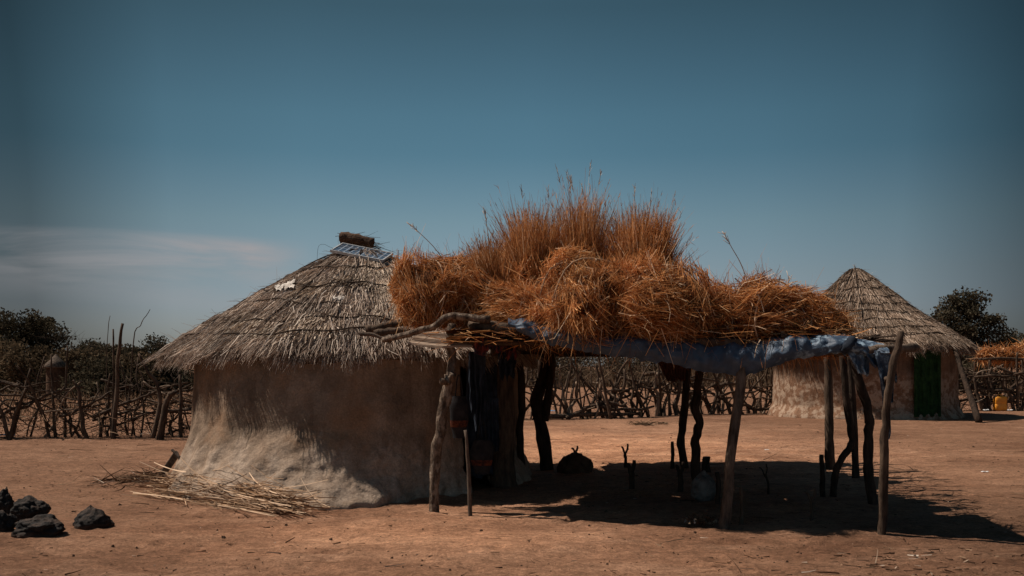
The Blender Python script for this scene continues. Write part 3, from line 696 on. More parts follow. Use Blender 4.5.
# ------------------------------------------------------------------ tarpaulin
tl = [(508, 327), (530, 338), (560, 347), (600, 354), (640, 359), (680, 366), (715, 373), (745, 376), (775, 367), (800, 358), (830, 355), (860, 354), (888, 357)]
tt_ = [(508, 322), (530, 325), (560, 329), (600, 336), (640, 340), (680, 344), (715, 346), (745, 347), (775, 342), (800, 340), (830, 341), (860, 345), (888, 350)]
def interp(tab, px):
    for (a, b), (c_, d) in zip(tab[:-1], tab[1:]):
        if a <= px <= c_: return b + (d - b) * (px - a) / (c_ - a)
    return tab[-1][1]
tarp = thing('tarpaulin', 'blue grey plastic tarpaulin sagging from the front of the shelter under the hay', 'tarpaulin', at(700, 350, 9.4))
P = []
NU, NV = 150, 22
for i in range(NU + 1):
    px = 508 + 380 * i / NU; Yf = 9.95 - (px - 508) / 380 * 1.0; row = []
    lo, hi = at(px, interp(tl, px), Yf), at(px, interp(tt_, px), Yf + .02)
    free = max(0, min(1, (px - 765) / 40))
    hi2 = at(px, interp(tt_, px) - 0, Yf + .05)
    for j in range(NV + 1):
        v = j / NV
        if v < .45:                                     # on top of the poles, going back under the hay
            t = v / .45; p = Vector((hi2.x, Yf + 1.3 * (1 - t) + .05, hi2.z + .04 + (.05 * free) * (1 - t) + .1 * (1 - t)))
        else:
            t = (v - .45) / .55; p = hi2.lerp(lo, t); p.y += .07 * t - .05 * math.sin(t * math.pi)
        s = 1 if v > .2 else v / .2
        p += Vector((0, -1, .35)) * s * (.013 * math.sin(px * .42 + 5 * v + 3 * mnoise.noise(Vector((px * .03, v * 2, 30)))) + .022 * math.sin(px * .12 + 2.2 * v + 2 * mnoise.noise(Vector((px * .02, v, 3)))) + .028 * mnoise.noise(Vector((px * .035, v * 3, 1.5))) + .022 * mnoise.noise(Vector((px * .12, v * 8, 5))))
        if j == NV: p.z += .02 * mnoise.noise(Vector((px * .2, 0, 8)))
        row.append(p)
    P.append(row)
mb = MB(); mb.quadgrid(P); mb.build('tarp_sheet', M['tarp'], tarp)
for (a, b, drop, Y) in (((846, 350), (870, 350), .22, 9.1), ((862, 349), (882, 352), .15, 9.05), ((874, 350), (893, 355), .42, 8.98), ((884, 356), (895, 362), .2, 9.02), ((879, 372), (889, 380), .5, 9.15)):
    cloth(at(*a, Y), at(*b, Y), drop, 2, .03, 16, 14, .12, taper=.55, sway=.05).build('torn_flap', M['tarp'], tarp)
# rolled knot at the corner
mb = MB(); stick(mb, [at(843, 352, 9.1), at(848, 346, 9.05), at(851, 340, 9.1)], .035, .05, 9, .02, .5); mb.build('knot', M['navy'], tarp)

# ------------------------------------------------------------------ hay
GH = 'hay bundles loaded on the shelter roof'
def lump(mb, c, ax, L, r, seed):
    ax = Vector(ax).normalized(); ref = Vector((0, 0, 1)) if abs(ax.z) < .8 else Vector((1, 0, 0)); b1 = ax.cross(ref).normalized(); b2 = ax.cross(b1); P = []
    for i in range(17):
        t = -1 + 2 * i / 16; rr = r * max(.02, (1 - abs(t) ** 3.2)) ** .5; row = []
        for j in range(24):
            a = 2 * math.pi * j / 24; q = rr * (1 + .18 * mnoise.noise(Vector((math.cos(a) * 1.7, math.sin(a) * 1.7, t * 2 + seed))))
            row.append(Vector(c) + ax * (t * L / 2) + b1 * math.cos(a) * q + b2 * math.sin(a) * q)
        P.append(row)
    mb.quadgrid(P, False, True)
def hay(label, px, py, Y, ax, L, r, n, hang=.25, tangle=.75, tufts=()):
    c = at(px, py, Y); ax = np.array(Vector(ax).normalized()); a3 = np.array(c)
    root = thing('hay_bundle', label, 'hay bundle', c - Vector((0, 0, r)), GH)
    ref = np.array([0, 0, 1.]) if abs(ax[2]) < .8 else np.array([1., 0, 0]); b1 = np.cross(ax, ref); b1 /= np.linalg.norm(b1); b2 = np.cross(ax, b1)
    mb = MB(); lump(mb, c, ax, L * .85, r * .72, random.random() * 40); parts = []
    # the bundle is a bunch of slumped wads, each with its own lie of the straw
    nw = max(7, int(9 * L / .9)); zlo_ = a3[2] - r * .98
    for q_ in range(nw):
        tw = (q_ + .5) / nw * 2 - 1 + rng.normal(0, .12); aw = q_ * 2.4 + rng.normal(0, .4); rw = r * rng.uniform(.42, .66)
        cw = a3 + ax * tw * L * .38 + (b1 * math.cos(aw) + b2 * math.sin(aw)) * (r * rng.uniform(.42, .62)); lw_ = L * rng.uniform(.3, .5)
        axw = unit(ax * rng.uniform(.3, 1) + rng.normal(0, .75, 3) + np.array([0, 0, -.15])); wr = np.cross(axw, np.array([.3, .2, 1.])); w1 = wr / np.linalg.norm(wr); w2 = np.cross(axw, w1)
        lump(mb, cw, axw, lw_ * 1.1, rw * .66, random.random() * 40)
        k = 18; ncl = max(8, int(1.6 * n / nw / k)); t = rng.uniform(-1, 1, ncl); a = rng.uniform(0, 2 * math.pi, ncl); o = w1[None] * np.cos(a)[:, None] + w2[None] * np.sin(a)[:, None]
        rr = rw * np.sqrt(np.clip(1 - np.abs(t) ** 3, .1, 1)) * rng.uniform(.75, 1.02, ncl)
        pc = cw[None] + axw[None] * (t * lw_ * .75)[:, None] + o * rr[:, None]
        dc = axw[None] * np.where(rng.random(ncl) < .5, 1, -1)[:, None] * .9 + rng.normal(0, tangle * .62, (ncl, 3)); ro = (dc * o).sum(1, keepdims=True); dc = dc - o * (ro - np.clip(ro, -.25, .2))
        p = np.repeat(pc, k, 0) + rng.normal(0, .022, (ncl * k, 3)); d = unit(np.repeat(unit(dc), k, 0) + rng.normal(0, .17, (ncl * k, 3)))
        L_ = np.clip(rng.gamma(3.2, .065, ncl * k), .06, .42); P, W = strands(p - d * (L_ * .4)[:, None], d, L_, rng.uniform(-.05, hang, ncl * k), rng.uniform(.004, .0095, ncl * k), 4, .2)
        zl = zlo_ + rng.normal(0, .03, ncl * k); P[:, :, 2] = np.where(P[:, :, 2] < zl[:, None], zl[:, None] + (P[:, :, 2] - zl[:, None]) * .25, P[:, :, 2])
        parts.append(ribbons(P, W))
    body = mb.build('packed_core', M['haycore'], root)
    for vv in body.data.vertices: vv.co.z = max(vv.co.z, .02)
    # dangling straws on the lower side
    m = n // 45; t = rng.uniform(-.9, .9, m); p = a3[None] + ax[None] * (t * L / 2)[:, None] + b1[None] * rng.normal(0, r * .5, m)[:, None]; p[:, 2] = a3[2] - r * .6; p[:, 1] -= r * .4 * rng.random(m)
    d = unit(rng.normal(0, .5, (m, 3)) + np.array([0, -.5, -.7])); P, W = strands(p, d, rng.uniform(.08, .26, m), np.full(m, .5), rng.uniform(.005, .01, m), 4, .2); parts.append(ribbons(P, W))
    V, Q = join_ribbons(parts); link_mesh('hay_stalks', mesh_np('hay_stalks', V, Q), M['hay'], root)
    m = n // 50; t = rng.uniform(-1, 1, m); a = rng.uniform(0, 2 * math.pi, m); o2 = b1[None] * np.cos(a)[:, None] + b2[None] * np.sin(a)[:, None]
    p = a3[None] + ax[None] * (t * L / 2 * .95)[:, None] + o2 * (r * np.sqrt(np.clip(1 - np.abs(t) ** 3.2, .05, 1)) * rng.uniform(1.0, 1.1, m))[:, None]
    d = rng.normal(0, 1, (m, 3)); d = unit(d - o2 * (d * o2).sum(1, keepdims=True) * .85); l_ = rng.uniform(.08, .32, m)
    P, W = strands(p - d * (l_ / 2)[:, None], d, l_, rng.uniform(-.1, .2, m), rng.uniform(.006, .011, m), 4, .15, .7); V, Q = ribbons(P, W); link_mesh('pale_straws', mesh_np('pale_straws', V, Q), M['stalk'], root)
    tie = MB()
    for s in (-.3, .32):
        q = a3 + ax * s * L / 2; pts = [Vector(q + (b1 * math.cos(x) + b2 * math.sin(x)) * r * (1.0 + .03 * math.sin(5 * x + s))) for x in np.linspace(0, 2 * math.pi, 26)]; tie.tube(pts, .008, 5)
    tie.build('straw_tie', M['stalk'], root)
    return root
def tuft(label, px, py0, py1, Y, wbase, wtop, n, lean=0.0, tall=0):
    c = at(px, py0, Y); H = (py0 - py1) * Y / F
    root = thing('hay_bundle', label, 'hay bundle', c - Vector((0, 0, .2)), GH)
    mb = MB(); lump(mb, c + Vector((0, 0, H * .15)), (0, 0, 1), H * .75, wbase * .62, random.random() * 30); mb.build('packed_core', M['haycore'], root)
    k = 16; ncl = n // k; r = wbase * np.sqrt(rng.random(ncl)); a = rng.uniform(0, 6.283, ncl); off = np.stack([r * np.cos(a), r * np.sin(a) * .8, rng.uniform(-.25, .2, ncl) * H], -1)
    pc = np.array(c)[None] + off; sp = (wtop - wbase) / H
    dc = np.stack([off[:, 0] / wbase * sp + lean, off[:, 1] / wbase * sp, np.ones(ncl)], -1) + rng.normal(0, .2, (ncl, 3))
    p = np.repeat(pc, k, 0) + rng.normal(0, .03, (ncl * k, 3)); d = unit(np.repeat(unit(dc), k, 0) + rng.normal(0, .085, (ncl * k, 3)))
    edge = np.repeat(r / wbase, k); cf_ = np.repeat(rng.uniform(.5, 1.0, ncl), k); L_ = H * np.clip(rng.normal(.94, .07, ncl * k) * cf_ - .12 * edge * cf_, .15, 1.0)
    P, W = strands(p, d, L_, rng.uniform(0, .12, ncl * k), rng.uniform(.005, .0105, ncl * k), 5, .08, .25); parts = [ribbons(P, W)]
    # feathery seed heads
    sel = rng.choice(len(L_), len(L_) // 6, replace=False); tip = P[sel, -1]; tdir = unit(P[sel, -1] - P[sel, -2]); q = np.repeat(tip, 5, 0) - np.repeat(tdir, 5, 0) * rng.uniform(0, .14, (len(sel) * 5, 1))
    P2, W2 = strands(q, unit(np.repeat(tdir, 5, 0) + rng.normal(0, .22, (len(q), 3))), rng.uniform(.02, .07, len(q)), np.full(len(q), .1), rng.uniform(.004, .008, len(q)), 3); parts.append(ribbons(P2, W2))
    V, Q = join_ribbons(parts); link_mesh('grass_stems', mesh_np('grass_stems', V, Q), M['haytuft'], root)
    if tall:
        # long pale plumes above the rest
        m = tall; p = np.array(c)[None] + rng.normal(0, wbase * .5, (m, 3)); p[:, 2] = c.z + H * .3; d = unit(np.stack([rng.normal(lean, .12, m), rng.normal(0, .12, m), np.ones(m)], -1))
        P, W = strands(p, d, H * rng.uniform(.72, .98, m), np.full(m, .04), np.full(m, .006), 6, .06, .4); parts = [ribbons(P, W)]
        tdir = unit(P[:, -1] - P[:, -2]); kk = 16; q = np.repeat(P[:, -1], kk, 0) - np.repeat(tdir, kk, 0) * rng.uniform(0, .16, (m * kk, 1))
        P2, W2 = strands(q, unit(np.repeat(tdir, kk, 0) + rng.normal(0, .22, (m * kk, 3))), rng.uniform(.03, .08, m * kk), np.full(m * kk, .1), np.full(m * kk, .007), 3); parts.append(ribbons(P2, W2))
        V, Q = join_ribbons(parts); link_mesh('seed_plumes', mesh_np('seed_plumes', V, Q), M['thatchpale'], root)
    return root
hay('bushy end-on hay bundle beside the hut roof, at the hut end of the load', 438, 293, 10.95, (-.9, -.6, .05), .78, .36, 7500, tangle=.8)
hay('low hay bundle lying lengthwise behind the pale crooked beam and beside the bushy end-on bundle', 505, 307, 10.85, (1, -.15, -.08), 1.05, .29, 6000)
hay('hay bundle wedged at the back between the hut-side bundle and the standing grass', 482, 283, 11.5, (.8, -.6, .1), .8, .27, 3500)
hay('round shaggy hay bundle over the tarpaulin, directly below the tall plumes', 584, 301, 10.1, (.5, -1, -.12), .95, .44, 9000, .25, .8)
hay('round hay bundle drooping over the tarpaulin beside the shaggy middle one, below the standing tuft', 658, 305, 9.9, (.4, -1, -.15), .9, .41, 8500, .25, .8)
hay('shapeless hay bundle behind the two drooping ones, under the upright sheaves', 625, 300, 10.8, (1, -.2, 0), 1.3, .3, 6000)
hay('flat hay bundle on the tarpaulin edge between the crooked beam and the shaggy bundle', 534, 311, 10.25, (1, -.35, -.1), .62, .17, 3500)
hay('small low hay bundle filling the dip before the last big one', 705, 322, 9.95, (.3, -1, -.05), .7, .27, 3500)
hay('widest hay bundle lying at the far hut end of the load', 764, 318, 9.75, (.7, -.7, -.05), .8, .37, 8500, .25, .8)
hay('last thin hay bundle trailing down above the paler end of the tarpaulin', 806, 327, 9.7, (1, .25, -.3), .62, .25, 4000, .25, .7)
tuft('lowest upright grass sheaf, on the hut side of the standing grass', 500, 292, 236, 11.1, .26, .33, 3600, -.12)
tuft('broad upright bush of dry grass between the lowest sheaf and the tall pale plumes', 536, 292, 200, 11.1, .27, .33, 5200, -.02, tall=2)
tuft('narrow upright grass sheaf with the tallest pale plumes', 583, 287, 186, 11.0, .15, .2, 2800, .03, tall=7)
tuft('upright dry grass sheaf beside the tallest plumes, above the drooping round bundle', 640, 290, 203, 10.75, .27, .32, 5600, .0, tall=2)
# single stray stalks
def stray(pts, Y, label):
    P = [at(px, py, Y) for px, py in pts]; mb = MB(); stick(mb, P, .005, .003, 5, 0, 0); tip = P[-1]; d = (P[-1] - P[-2]).normalized()
    for k in range(14):
        q = tip - d * random.uniform(0, .14); mb.tube([q, q + (d + Vector((random.gauss(0, .3), random.gauss(0, .3), random.gauss(0, .3)))) * random.uniform(.03, .07)], .0022, 4)
    o = mb.build('grass_stalk', M['stalk'], origin=P[0]); tag(o, label, 'grass stalk')
stray([(748, 282), (740, 262), (732, 248), (724, 233)], 9.8, 'single tall grass stalk with pale feathery tip above the widest bundle')
stray([(445, 262), (432, 245), (411, 225)], 10.8, 'single thin bare stalk leaning out of the bundle beside the hut roof')
stray([(495, 262), (489, 240), (485, 212)], 11.1, 'single thin stalk sticking up beside the broad bush of grass')
stray([(785, 300), (787, 290), (789, 278)], 9.8, 'short pale stalk standing on the far end of the hay')

# ------------------------------------------------------------------ cloths, bags hung at the hut side
def hang(name, label, cat, a, b, Y, drop, mat, group=None, **kw):
    mb = cloth(at(*a, Y), at(*b, Y), drop, **kw); o = mb.build(name, M[mat], origin=at((a[0] + b[0]) / 2, a[1], Y)); tag(o, label, cat, group); return o
hang('hanging_cloth', 'faded red and black patterned cloth tied under the pale beam end', 'cloth', (474, 325), (502, 327), 10.25, .27, 'redcloth', folds=4, amp=.04, ragged=.1)
hang('hanging_cloth', 'small torn red cloth hanging from the shelter corner next to the tarpaulin', 'cloth', (502, 333), (519, 338), 10.5, .22, 'redcloth', folds=3, amp=.04, ragged=.15, taper=.3)
hang('hanging_cloth', 'dark navy garment hanging in front of the hut doorway', 'cloth', (468, 352), (486, 352), 11.2, .75, 'navy', folds=3, amp=.05, ragged=.1, taper=.35)
hang('hanging_cloth', 'black cloth bundled around the top of the door jamb', 'cloth', (497, 352), (517, 352), 11.6, .3, 'navy', folds=3, amp=.06, ragged=.15, taper=.3)
hang('hanging_cloth', 'long dark cloth with fringe hanging over the lower doorway', 'cloth', (481, 398), (499, 398), 11.7, .62, 'navy', folds=5, amp=.03, ragged=.1)
def bag(label, px, py, Y, wpx, hpx, mats):
    c = at(px, py, Y); root = thing('bag', label, 'bag', c); wd, h = wpx * Y / F / 2, hpx * Y / F; sd = random.random() * 30
    def bodymb(z0, z1, grow):
        P = []
        for i in range(13):
            t = z0 + (z1 - z0) * i / 12; r = wd * (.35 + .65 * math.sin(min(1, .12 + t) * math.pi * .93) ** .6) * grow; row = []
            for j in range(20):
                a = 2 * math.pi * j / 20; q = r * (1 + .22 * mnoise.noise(Vector((math.cos(a) * 1.4, math.sin(a) * 1.4, t * 3 + sd))))
                row.append(c + Vector((math.cos(a) * q, math.sin(a) * q * .55, -h * t)))
            P.append(row)
        m = MB(); m.quadgrid(P, False, True); return m
    bodymb(0, 1, 1).build('body', M[mats[0]], root); bodymb(.58, .74, 1.04).build('band', M[mats[1]], root)
    m = MB(); m.tube(smooth_path([c + Vector((-wd * .4, 0, -.02)), c + Vector((-wd * .15, 0, .2)), c + Vector((wd * .15, 0, .2)), c + Vector((wd * .4, 0, -.02))], 6), .008, 6); m.build('strap', M[mats[0]], root)
bag('dark blue bag with an orange band hanging on the forked post', 459, 396, 10.9, 19, 42, ('darkcloth', 'orange'))
bag('orange and black bag hanging low before the hut doorway', 482, 440, 11.3, 24, 34, ('darkcloth', 'orange'))
hang('reed_mat', 'reddish brown striped reed mat hanging from the back of the shelter', 'mat', (655, 356), (689, 356), 14.5, .36, 'reed', folds=9, amp=.02, ragged=.05, taper=.45, sway=.06)

# ------------------------------------------------------------------ small stakes under the shelter
GS = 'short stakes planted under the shelter'
def stake(px, py0, py1, label, r=.03, fork=True, lean=0, mat='barkdark', Y=None, px1=None):
    b = ground_pt(px, py0); h = (py0 - py1) * b.y / F; mb = MB(); px1 = px if px1 is None else px1
    top = b + Vector(((px1 - px) * b.y / F, 0, h)); fp = b.lerp(top, .62)
    b2 = b - Vector((0, 0, .1))
    if fork:
        stick(mb, [b2, b.lerp(fp, .5) + Vector((.01, 0, 0)), fp], r * 1.1, r, 8, .008)
        stick(mb, [fp - Vector((0, 0, .03)), fp.lerp(top, .5) + Vector((.035, 0, 0)), top + Vector((.04, .01, 0))], r * .8, r * .6, 7, .004)
        stick(mb, [fp - Vector((0, 0, .03)), fp.lerp(top, .5) + Vector((-.03, 0, 0)), top + Vector((-.05, -.01, -.04))], r * .75, r * .55, 7, .004)
    else: stick(mb, [b2, b.lerp(top, .5) + Vector((.012, 0, 0)), top], r * 1.1, r * .85, 8, .012)
    o = mb.build('forked_stake' if fork else 'stake', M[mat], origin=b); tag(o, label, 'stake', GS)
stake(625, 467, 444, 'slender forked stake in sunlight just behind the shade, nearest the dark mound', .022)
stake(631, 489, 460, 'stouter forked stake in the shade, in front of the slender sunlit one', .035)
stake(672, 467, 442, 'short blunt stake at the sunny back edge of the shade, beside the two back posts', .028, False)
stake(680, 490, 462, 'forked stake in the shade just in front of the two crooked back posts', .03)
stake(822, 494, 455, 'dark straight stake beside the back corner post', .03, False, px1=821)
stake(769, 491, 464, 'thin leaning forked stake in the open middle of the shade', .013, True, px1=763)
stake(811, 519, 488, 'thin brown forked stake near the front of the shade, before the corner posts', .016, True, mat='bark')
stake(741, 520, 487, 'low brown stake beside the straight front post', .02, False, mat='bark')
stake(717, 505, 472, 'low stake beside the grey sack', .026, False)
stake(471, 514, 430, 'long thin stick standing upright beside the front forked post', .02, False, mat='barkgrey', px1=465)
stake(575, 460, 446, 'little forked stake poking up behind the dark mound', .026)

def blob(name, c, rx, ry, rz, mat, label, cat, group=None, seed=0, rough=.25, sharp=1.0, flat=.0, sub=5, parent=None):
    import bmesh
    bm = bmesh.new(); bmesh.ops.create_icosphere(bm, subdivisions=sub, radius=1)
    for v in bm.verts:
        p = v.co.copy(); q = p * 1.3 + Vector((seed * 3.1, seed, 0))
        k = 1 + rough * mnoise.noise(q) + rough * .5 * mnoise.noise(q * 2.3) + rough * .28 * mnoise.noise(q * 6) + rough * .12 * mnoise.noise(q * 15)
        if sharp > 1:                                          # facet
            vor = mnoise.voronoi(q * 1.4)[0]; k -= rough * .55 * (vor[1] - vor[0] < .12)
        p = p * k; p.z = max(p.z, -flat) if flat else p.z
        v.co = Vector((p.x * rx, p.y * ry, p.z * rz))
    me = bpy.data.meshes.new(name); bm.to_mesh(me); bm.free()
    me.polygons.foreach_set('use_smooth', np.full(len(me.polygons), True))
    o = bpy.data.objects.new(name, me); C.objects.link(o); me.materials.append(M[mat]); o.location = c
    tag(o, label, cat, group); return o
c0 = ground_pt(576, 474); c0.y += .3
blob('earth_mound', c0 + Vector((0, 0, .02)), .24, .26, .25, 'mound', 'dark rounded earthen mound at the back edge of the shade', 'mound', seed=2, rough=.16)
c0 = ground_pt(706, 502); c0.y += .15
sack = blob('sack', c0 + Vector((0, 0, .13)), .14, .12, .17, 'greycloth', 'slumped grey sack standing in the shade beside the crooked posts', 'sack', seed=5, rough=.2)
b = ground_pt(706, 470); mb = MB(); stick(mb, [b - Vector((0, 0, .05)), b + Vector((0, 0, .1)), b + Vector((.01, 0, .19))], .06, .055, 10, .004, .2); tag(mb.build('wood_stump', M['barkdark'], origin=b), 'short dark log stump standing behind the grey sack', 'stump')

# ------------------------------------------------------------------ rocks
GR = 'dark rocks on the bare ground'
def rock(px, pyb, wpx, hpx, label, seed, rough=.36, peak=0.0):
    b = ground_pt(px, pyb); s = b.y / F; rx, rz = wpx * s / 2, hpx * s / 2
    blob('rock', b + Vector((0, rx * .8, rz * .6)), rx, rx * .85, rz * 1.05, 'rock', label, 'rock', GR, seed, rough, 1.0)
    if peak:
        for vv in C.objects[-1].data.vertices: f = 1 - peak * max(0, vv.co.z / (rz * 1.05) + .3); vv.co.x *= f; vv.co.y *= f
rock(85, 530, 42, 25, 'lone black rock sitting apart from the others, peaked like a tent', 3, .26, .42)
rock(31, 538, 46, 22, 'flat dark rock lying in front of the rock pile', 7)
rock(22, 522, 36, 26, 'rounded dark rock at the back of the rock pile, above the flat one', 11)
rock(0, 516, 20, 28, 'dark rock of the pile cut by the picture edge, farther back', 15)
rock(-2, 534, 24, 26, 'dark rock of the pile cut by the picture edge, beside the flat one', 19)

# ------------------------------------------------------------------ fallen stalks by the hut
a0, a1 = ground_pt(163, 494), ground_pt(282, 511)
n = 820; t = rng.uniform(0, 1, n); mid = np.array(a0)[None] * (1 - t[:, None]) + np.array(a1)[None] * t[:, None]
axd = np.array((a1 - a0).normalized()); per = np.array([-axd[1], axd[0], 0]); off = rng.normal(0, .13, n); mid = mid + per[None] * off[:, None] + per[None] * .1
mid[:, 2] = np.abs(rng.normal(0, .09, n)) * np.exp(-(off / .25) ** 2) + .012
d = unit(axd[None] * np.where(rng.random(n) < .5, 1, -1)[:, None] + rng.normal(0, .16, (n, 3)) * np.array([1, 1, .12])); L_ = rng.uniform(.3, 1.25, n)
P, W = strands(mid - d * (L_ / 2)[:, None], d, L_, np.zeros(n), rng.uniform(.007, .015, n), 5, .1, .6); P[:, :, 2] = np.maximum(P[:, :, 2], .008)
V, Q = ribbons(P, W); pile = link_mesh('straw_pile', mesh_np('straw_pile', V, Q), M['stalk'], origin=(a0 + a1) / 2); tag(pile, 'long loose heap of pale dry stalks lying at the foot of the hut wall', 'straw pile')
c0 = ground_pt(152, 481); n = 500; p = np.array(c0)[None] + rng.normal(0, 1, (n, 3)) * np.array([.38, .3, .0]); p[:, 2] = rng.uniform(.0, .1, n) * np.exp(-((p[:, 0] - c0.x) / .4) ** 2)
P, W = strands(p, unit(rng.normal(size=(n, 3)) * np.array([1, 1, .2])), rng.uniform(.05, .35, n), np.zeros(n), rng.uniform(.008, .02, n), 3); P[:, :, 2] = np.maximum(P[:, :, 2], .0)
V, Q = ribbons(P, W); tag(link_mesh('twig_heap', mesh_np('twig_heap', V, Q), M['litter'], origin=c0), 'low heap of dark broken twigs behind the pale stalks', 'twig heap', kind='stuff')
mb = MB(); b, t_ = ground_pt(160, 478), at(176, 455, 12.7); dd = t_ - b; sdv = Vector((0, 1, 0)).cross(dd).normalized(); mb.box((b + t_) / 2, dd / 2, sdv * .045, Vector((0, 1, 0)) * .02)
o = mb.build('plank', M['barkgrey'], origin=b, smooth=False); bv = o.modifiers.new('bevel', 'BEVEL'); bv.width = .01; tag(o, 'short grey plank leaning on the foot of the hut wall', 'plank')
for k, (pa, pb) in enumerate((((172, 450), (190, 478)), ((176, 452), (180, 470)))):
    mb = MB(); stick(mb, [at(*pa, 12.3), at((pa[0] + pb[0]) / 2 + 3, (pa[1] + pb[1]) / 2, 12.2), ground_pt(pb[0], pb[1] + 2)], .016, .02, 6, .01); tag(mb.build('stick', M['barkdark'], origin=ground_pt(*pb)), ('long dark stick leaning on the hut wall beside the plank', 'short dark stick leaning on the hut wall beside the plank')[k], 'stick')

# dry leaf heap in front of the shade
c0 = ground_pt(703, 522); n = 160; p = np.array(c0)[None] + rng.normal(0, 1, (n, 3)) * np.array([.09, .07, 0]); p[:, 2] = np.abs(rng.normal(0, .03, n))
P, W = strands(p, unit(rng.normal(size=(n, 3)) * np.array([1, 1, .5])), rng.uniform(.02, .06, n), np.zeros(n), rng.uniform(.01, .025, n), 3)
V, Q = ribbons(P, W); tag(link_mesh('leaf_heap', mesh_np('leaf_heap', V, Q), M['litter'], origin=c0), 'small heap of dry brown leaves beside the straight front post', 'leaf heap', kind='stuff')

# ------------------------------------------------------------------ litter on the ground
n = 2600; Y = 6.5 + 24 * rng.random(n) ** 1.5; X = rng.uniform(-.62, .62, n) * Y; p = np.stack([X, Y, ground_z(X, Y) + .006], -1)
d = unit(rng.normal(size=(n, 3)) * np.array([1, .8, .06])); L_ = rng.gamma(2, .022, n) + .012; P, W = strands(p, d, L_, np.zeros(n), rng.uniform(.003, .014, n), 3, .15)
parts = [ribbons(P, W)]
m = 90; Y = 7 + 18 * rng.random(m); X = rng.uniform(-.55, .55, m) * Y; p = np.stack([X, Y, ground_z(X, Y) + .012], -1); P, W = strands(p, unit(rng.normal(size=(m, 3)) * np.array([1, .5, .0])), rng.uniform(.12, .45, m), np.zeros(m), rng.uniform(.006, .014, m), 5, .12); parts.append(ribbons(P, W))
m = 130; cc = ground_pt(925, 560); p = np.array(cc)[None] + rng.normal(0, 1, (m, 3)) * np.array([.5, .35, 0]); p[:, 2] = .0; P, W = strands(p, unit(rng.normal(size=(m, 3)) * np.array([1, .6, .05])), rng.uniform(.02, .12, m), np.zeros(m), rng.uniform(.006, .02, m), 3); parts.append(ribbons(P, W))
V, Q = join_ribbons(parts); lt = link_mesh('ground_litter', mesh_np('ground_litter', V, Q), M['litter']); tag(lt, 'scattered twigs, straw bits and dry leaves on the bare ground', 'litter', kind='stuff')
# pebbles
n = 800; Y = 6.5 + 16 * rng.random(n) ** 1.2; X = rng.uniform(-.6, .6, n) * Y; Z = ground_z(X, Y); s = rng.gamma(2, .003, n) + .003; Vs, Qs = [], []
for i in range(n):
    b = len(Vs); h = s[i]
    for k in range(5): a = 2 * math.pi * k / 5 + i; q = h * random.uniform(.7, 1.2); Vs.append((X[i] + q * math.cos(a), Y[i] + q * math.sin(a), Z[i] - .002))
    for k in range(5): a = 2 * math.pi * k / 5 + i; q = h * random.uniform(.35, .7); Vs.append((X[i] + q * math.cos(a), Y[i] + q * math.sin(a), Z[i] + h * random.uniform(.6, 1)))
    for k in range(5): Qs.append((b + k, b + (k + 1) % 5, b + 5 + (k + 1) % 5, b + 5 + k))
    Qs.append((b + 5, b + 6, b + 7, b + 8)); Qs.append((b + 5, b + 8, b + 9, b + 5))
mb = MB(); mb.v = Vs; mb.f = [tuple(dict.fromkeys(q)) for q in Qs]; tag(mb.build('pebbles', M['mound'], smooth=False), 'small clods and pebbles strewn over the red earth', 'pebbles', kind='stuff')

# weeds
def weed(px, py, h, r, n, label):
    c = ground_pt(px, py); p = np.array(c)[None] + rng.normal(0, r * .3, (n, 3)) * np.array([1, 1, 0]); a = rng.uniform(0, 6.28, n)
    d = unit(np.stack([np.cos(a), np.sin(a), rng.uniform(.2, 1.2, n)], -1)); P, W = strands(p, d, rng.uniform(.4, 1, n) * r, np.full(n, .5), rng.uniform(.01, .03, n), 4)
    V, Q = ribbons(P, W); tag(link_mesh('weed', mesh_np('weed', V, Q), M['drygrass'], origin=c), label, 'weed', 'withered weeds on the bare ground')
weed(645, 425, .3, .45, 90, 'largest withered weed on the sunlit ground behind the shelter'); weed(663, 424, .2, .25, 40, 'small withered weed beside the largest one behind the shelter')

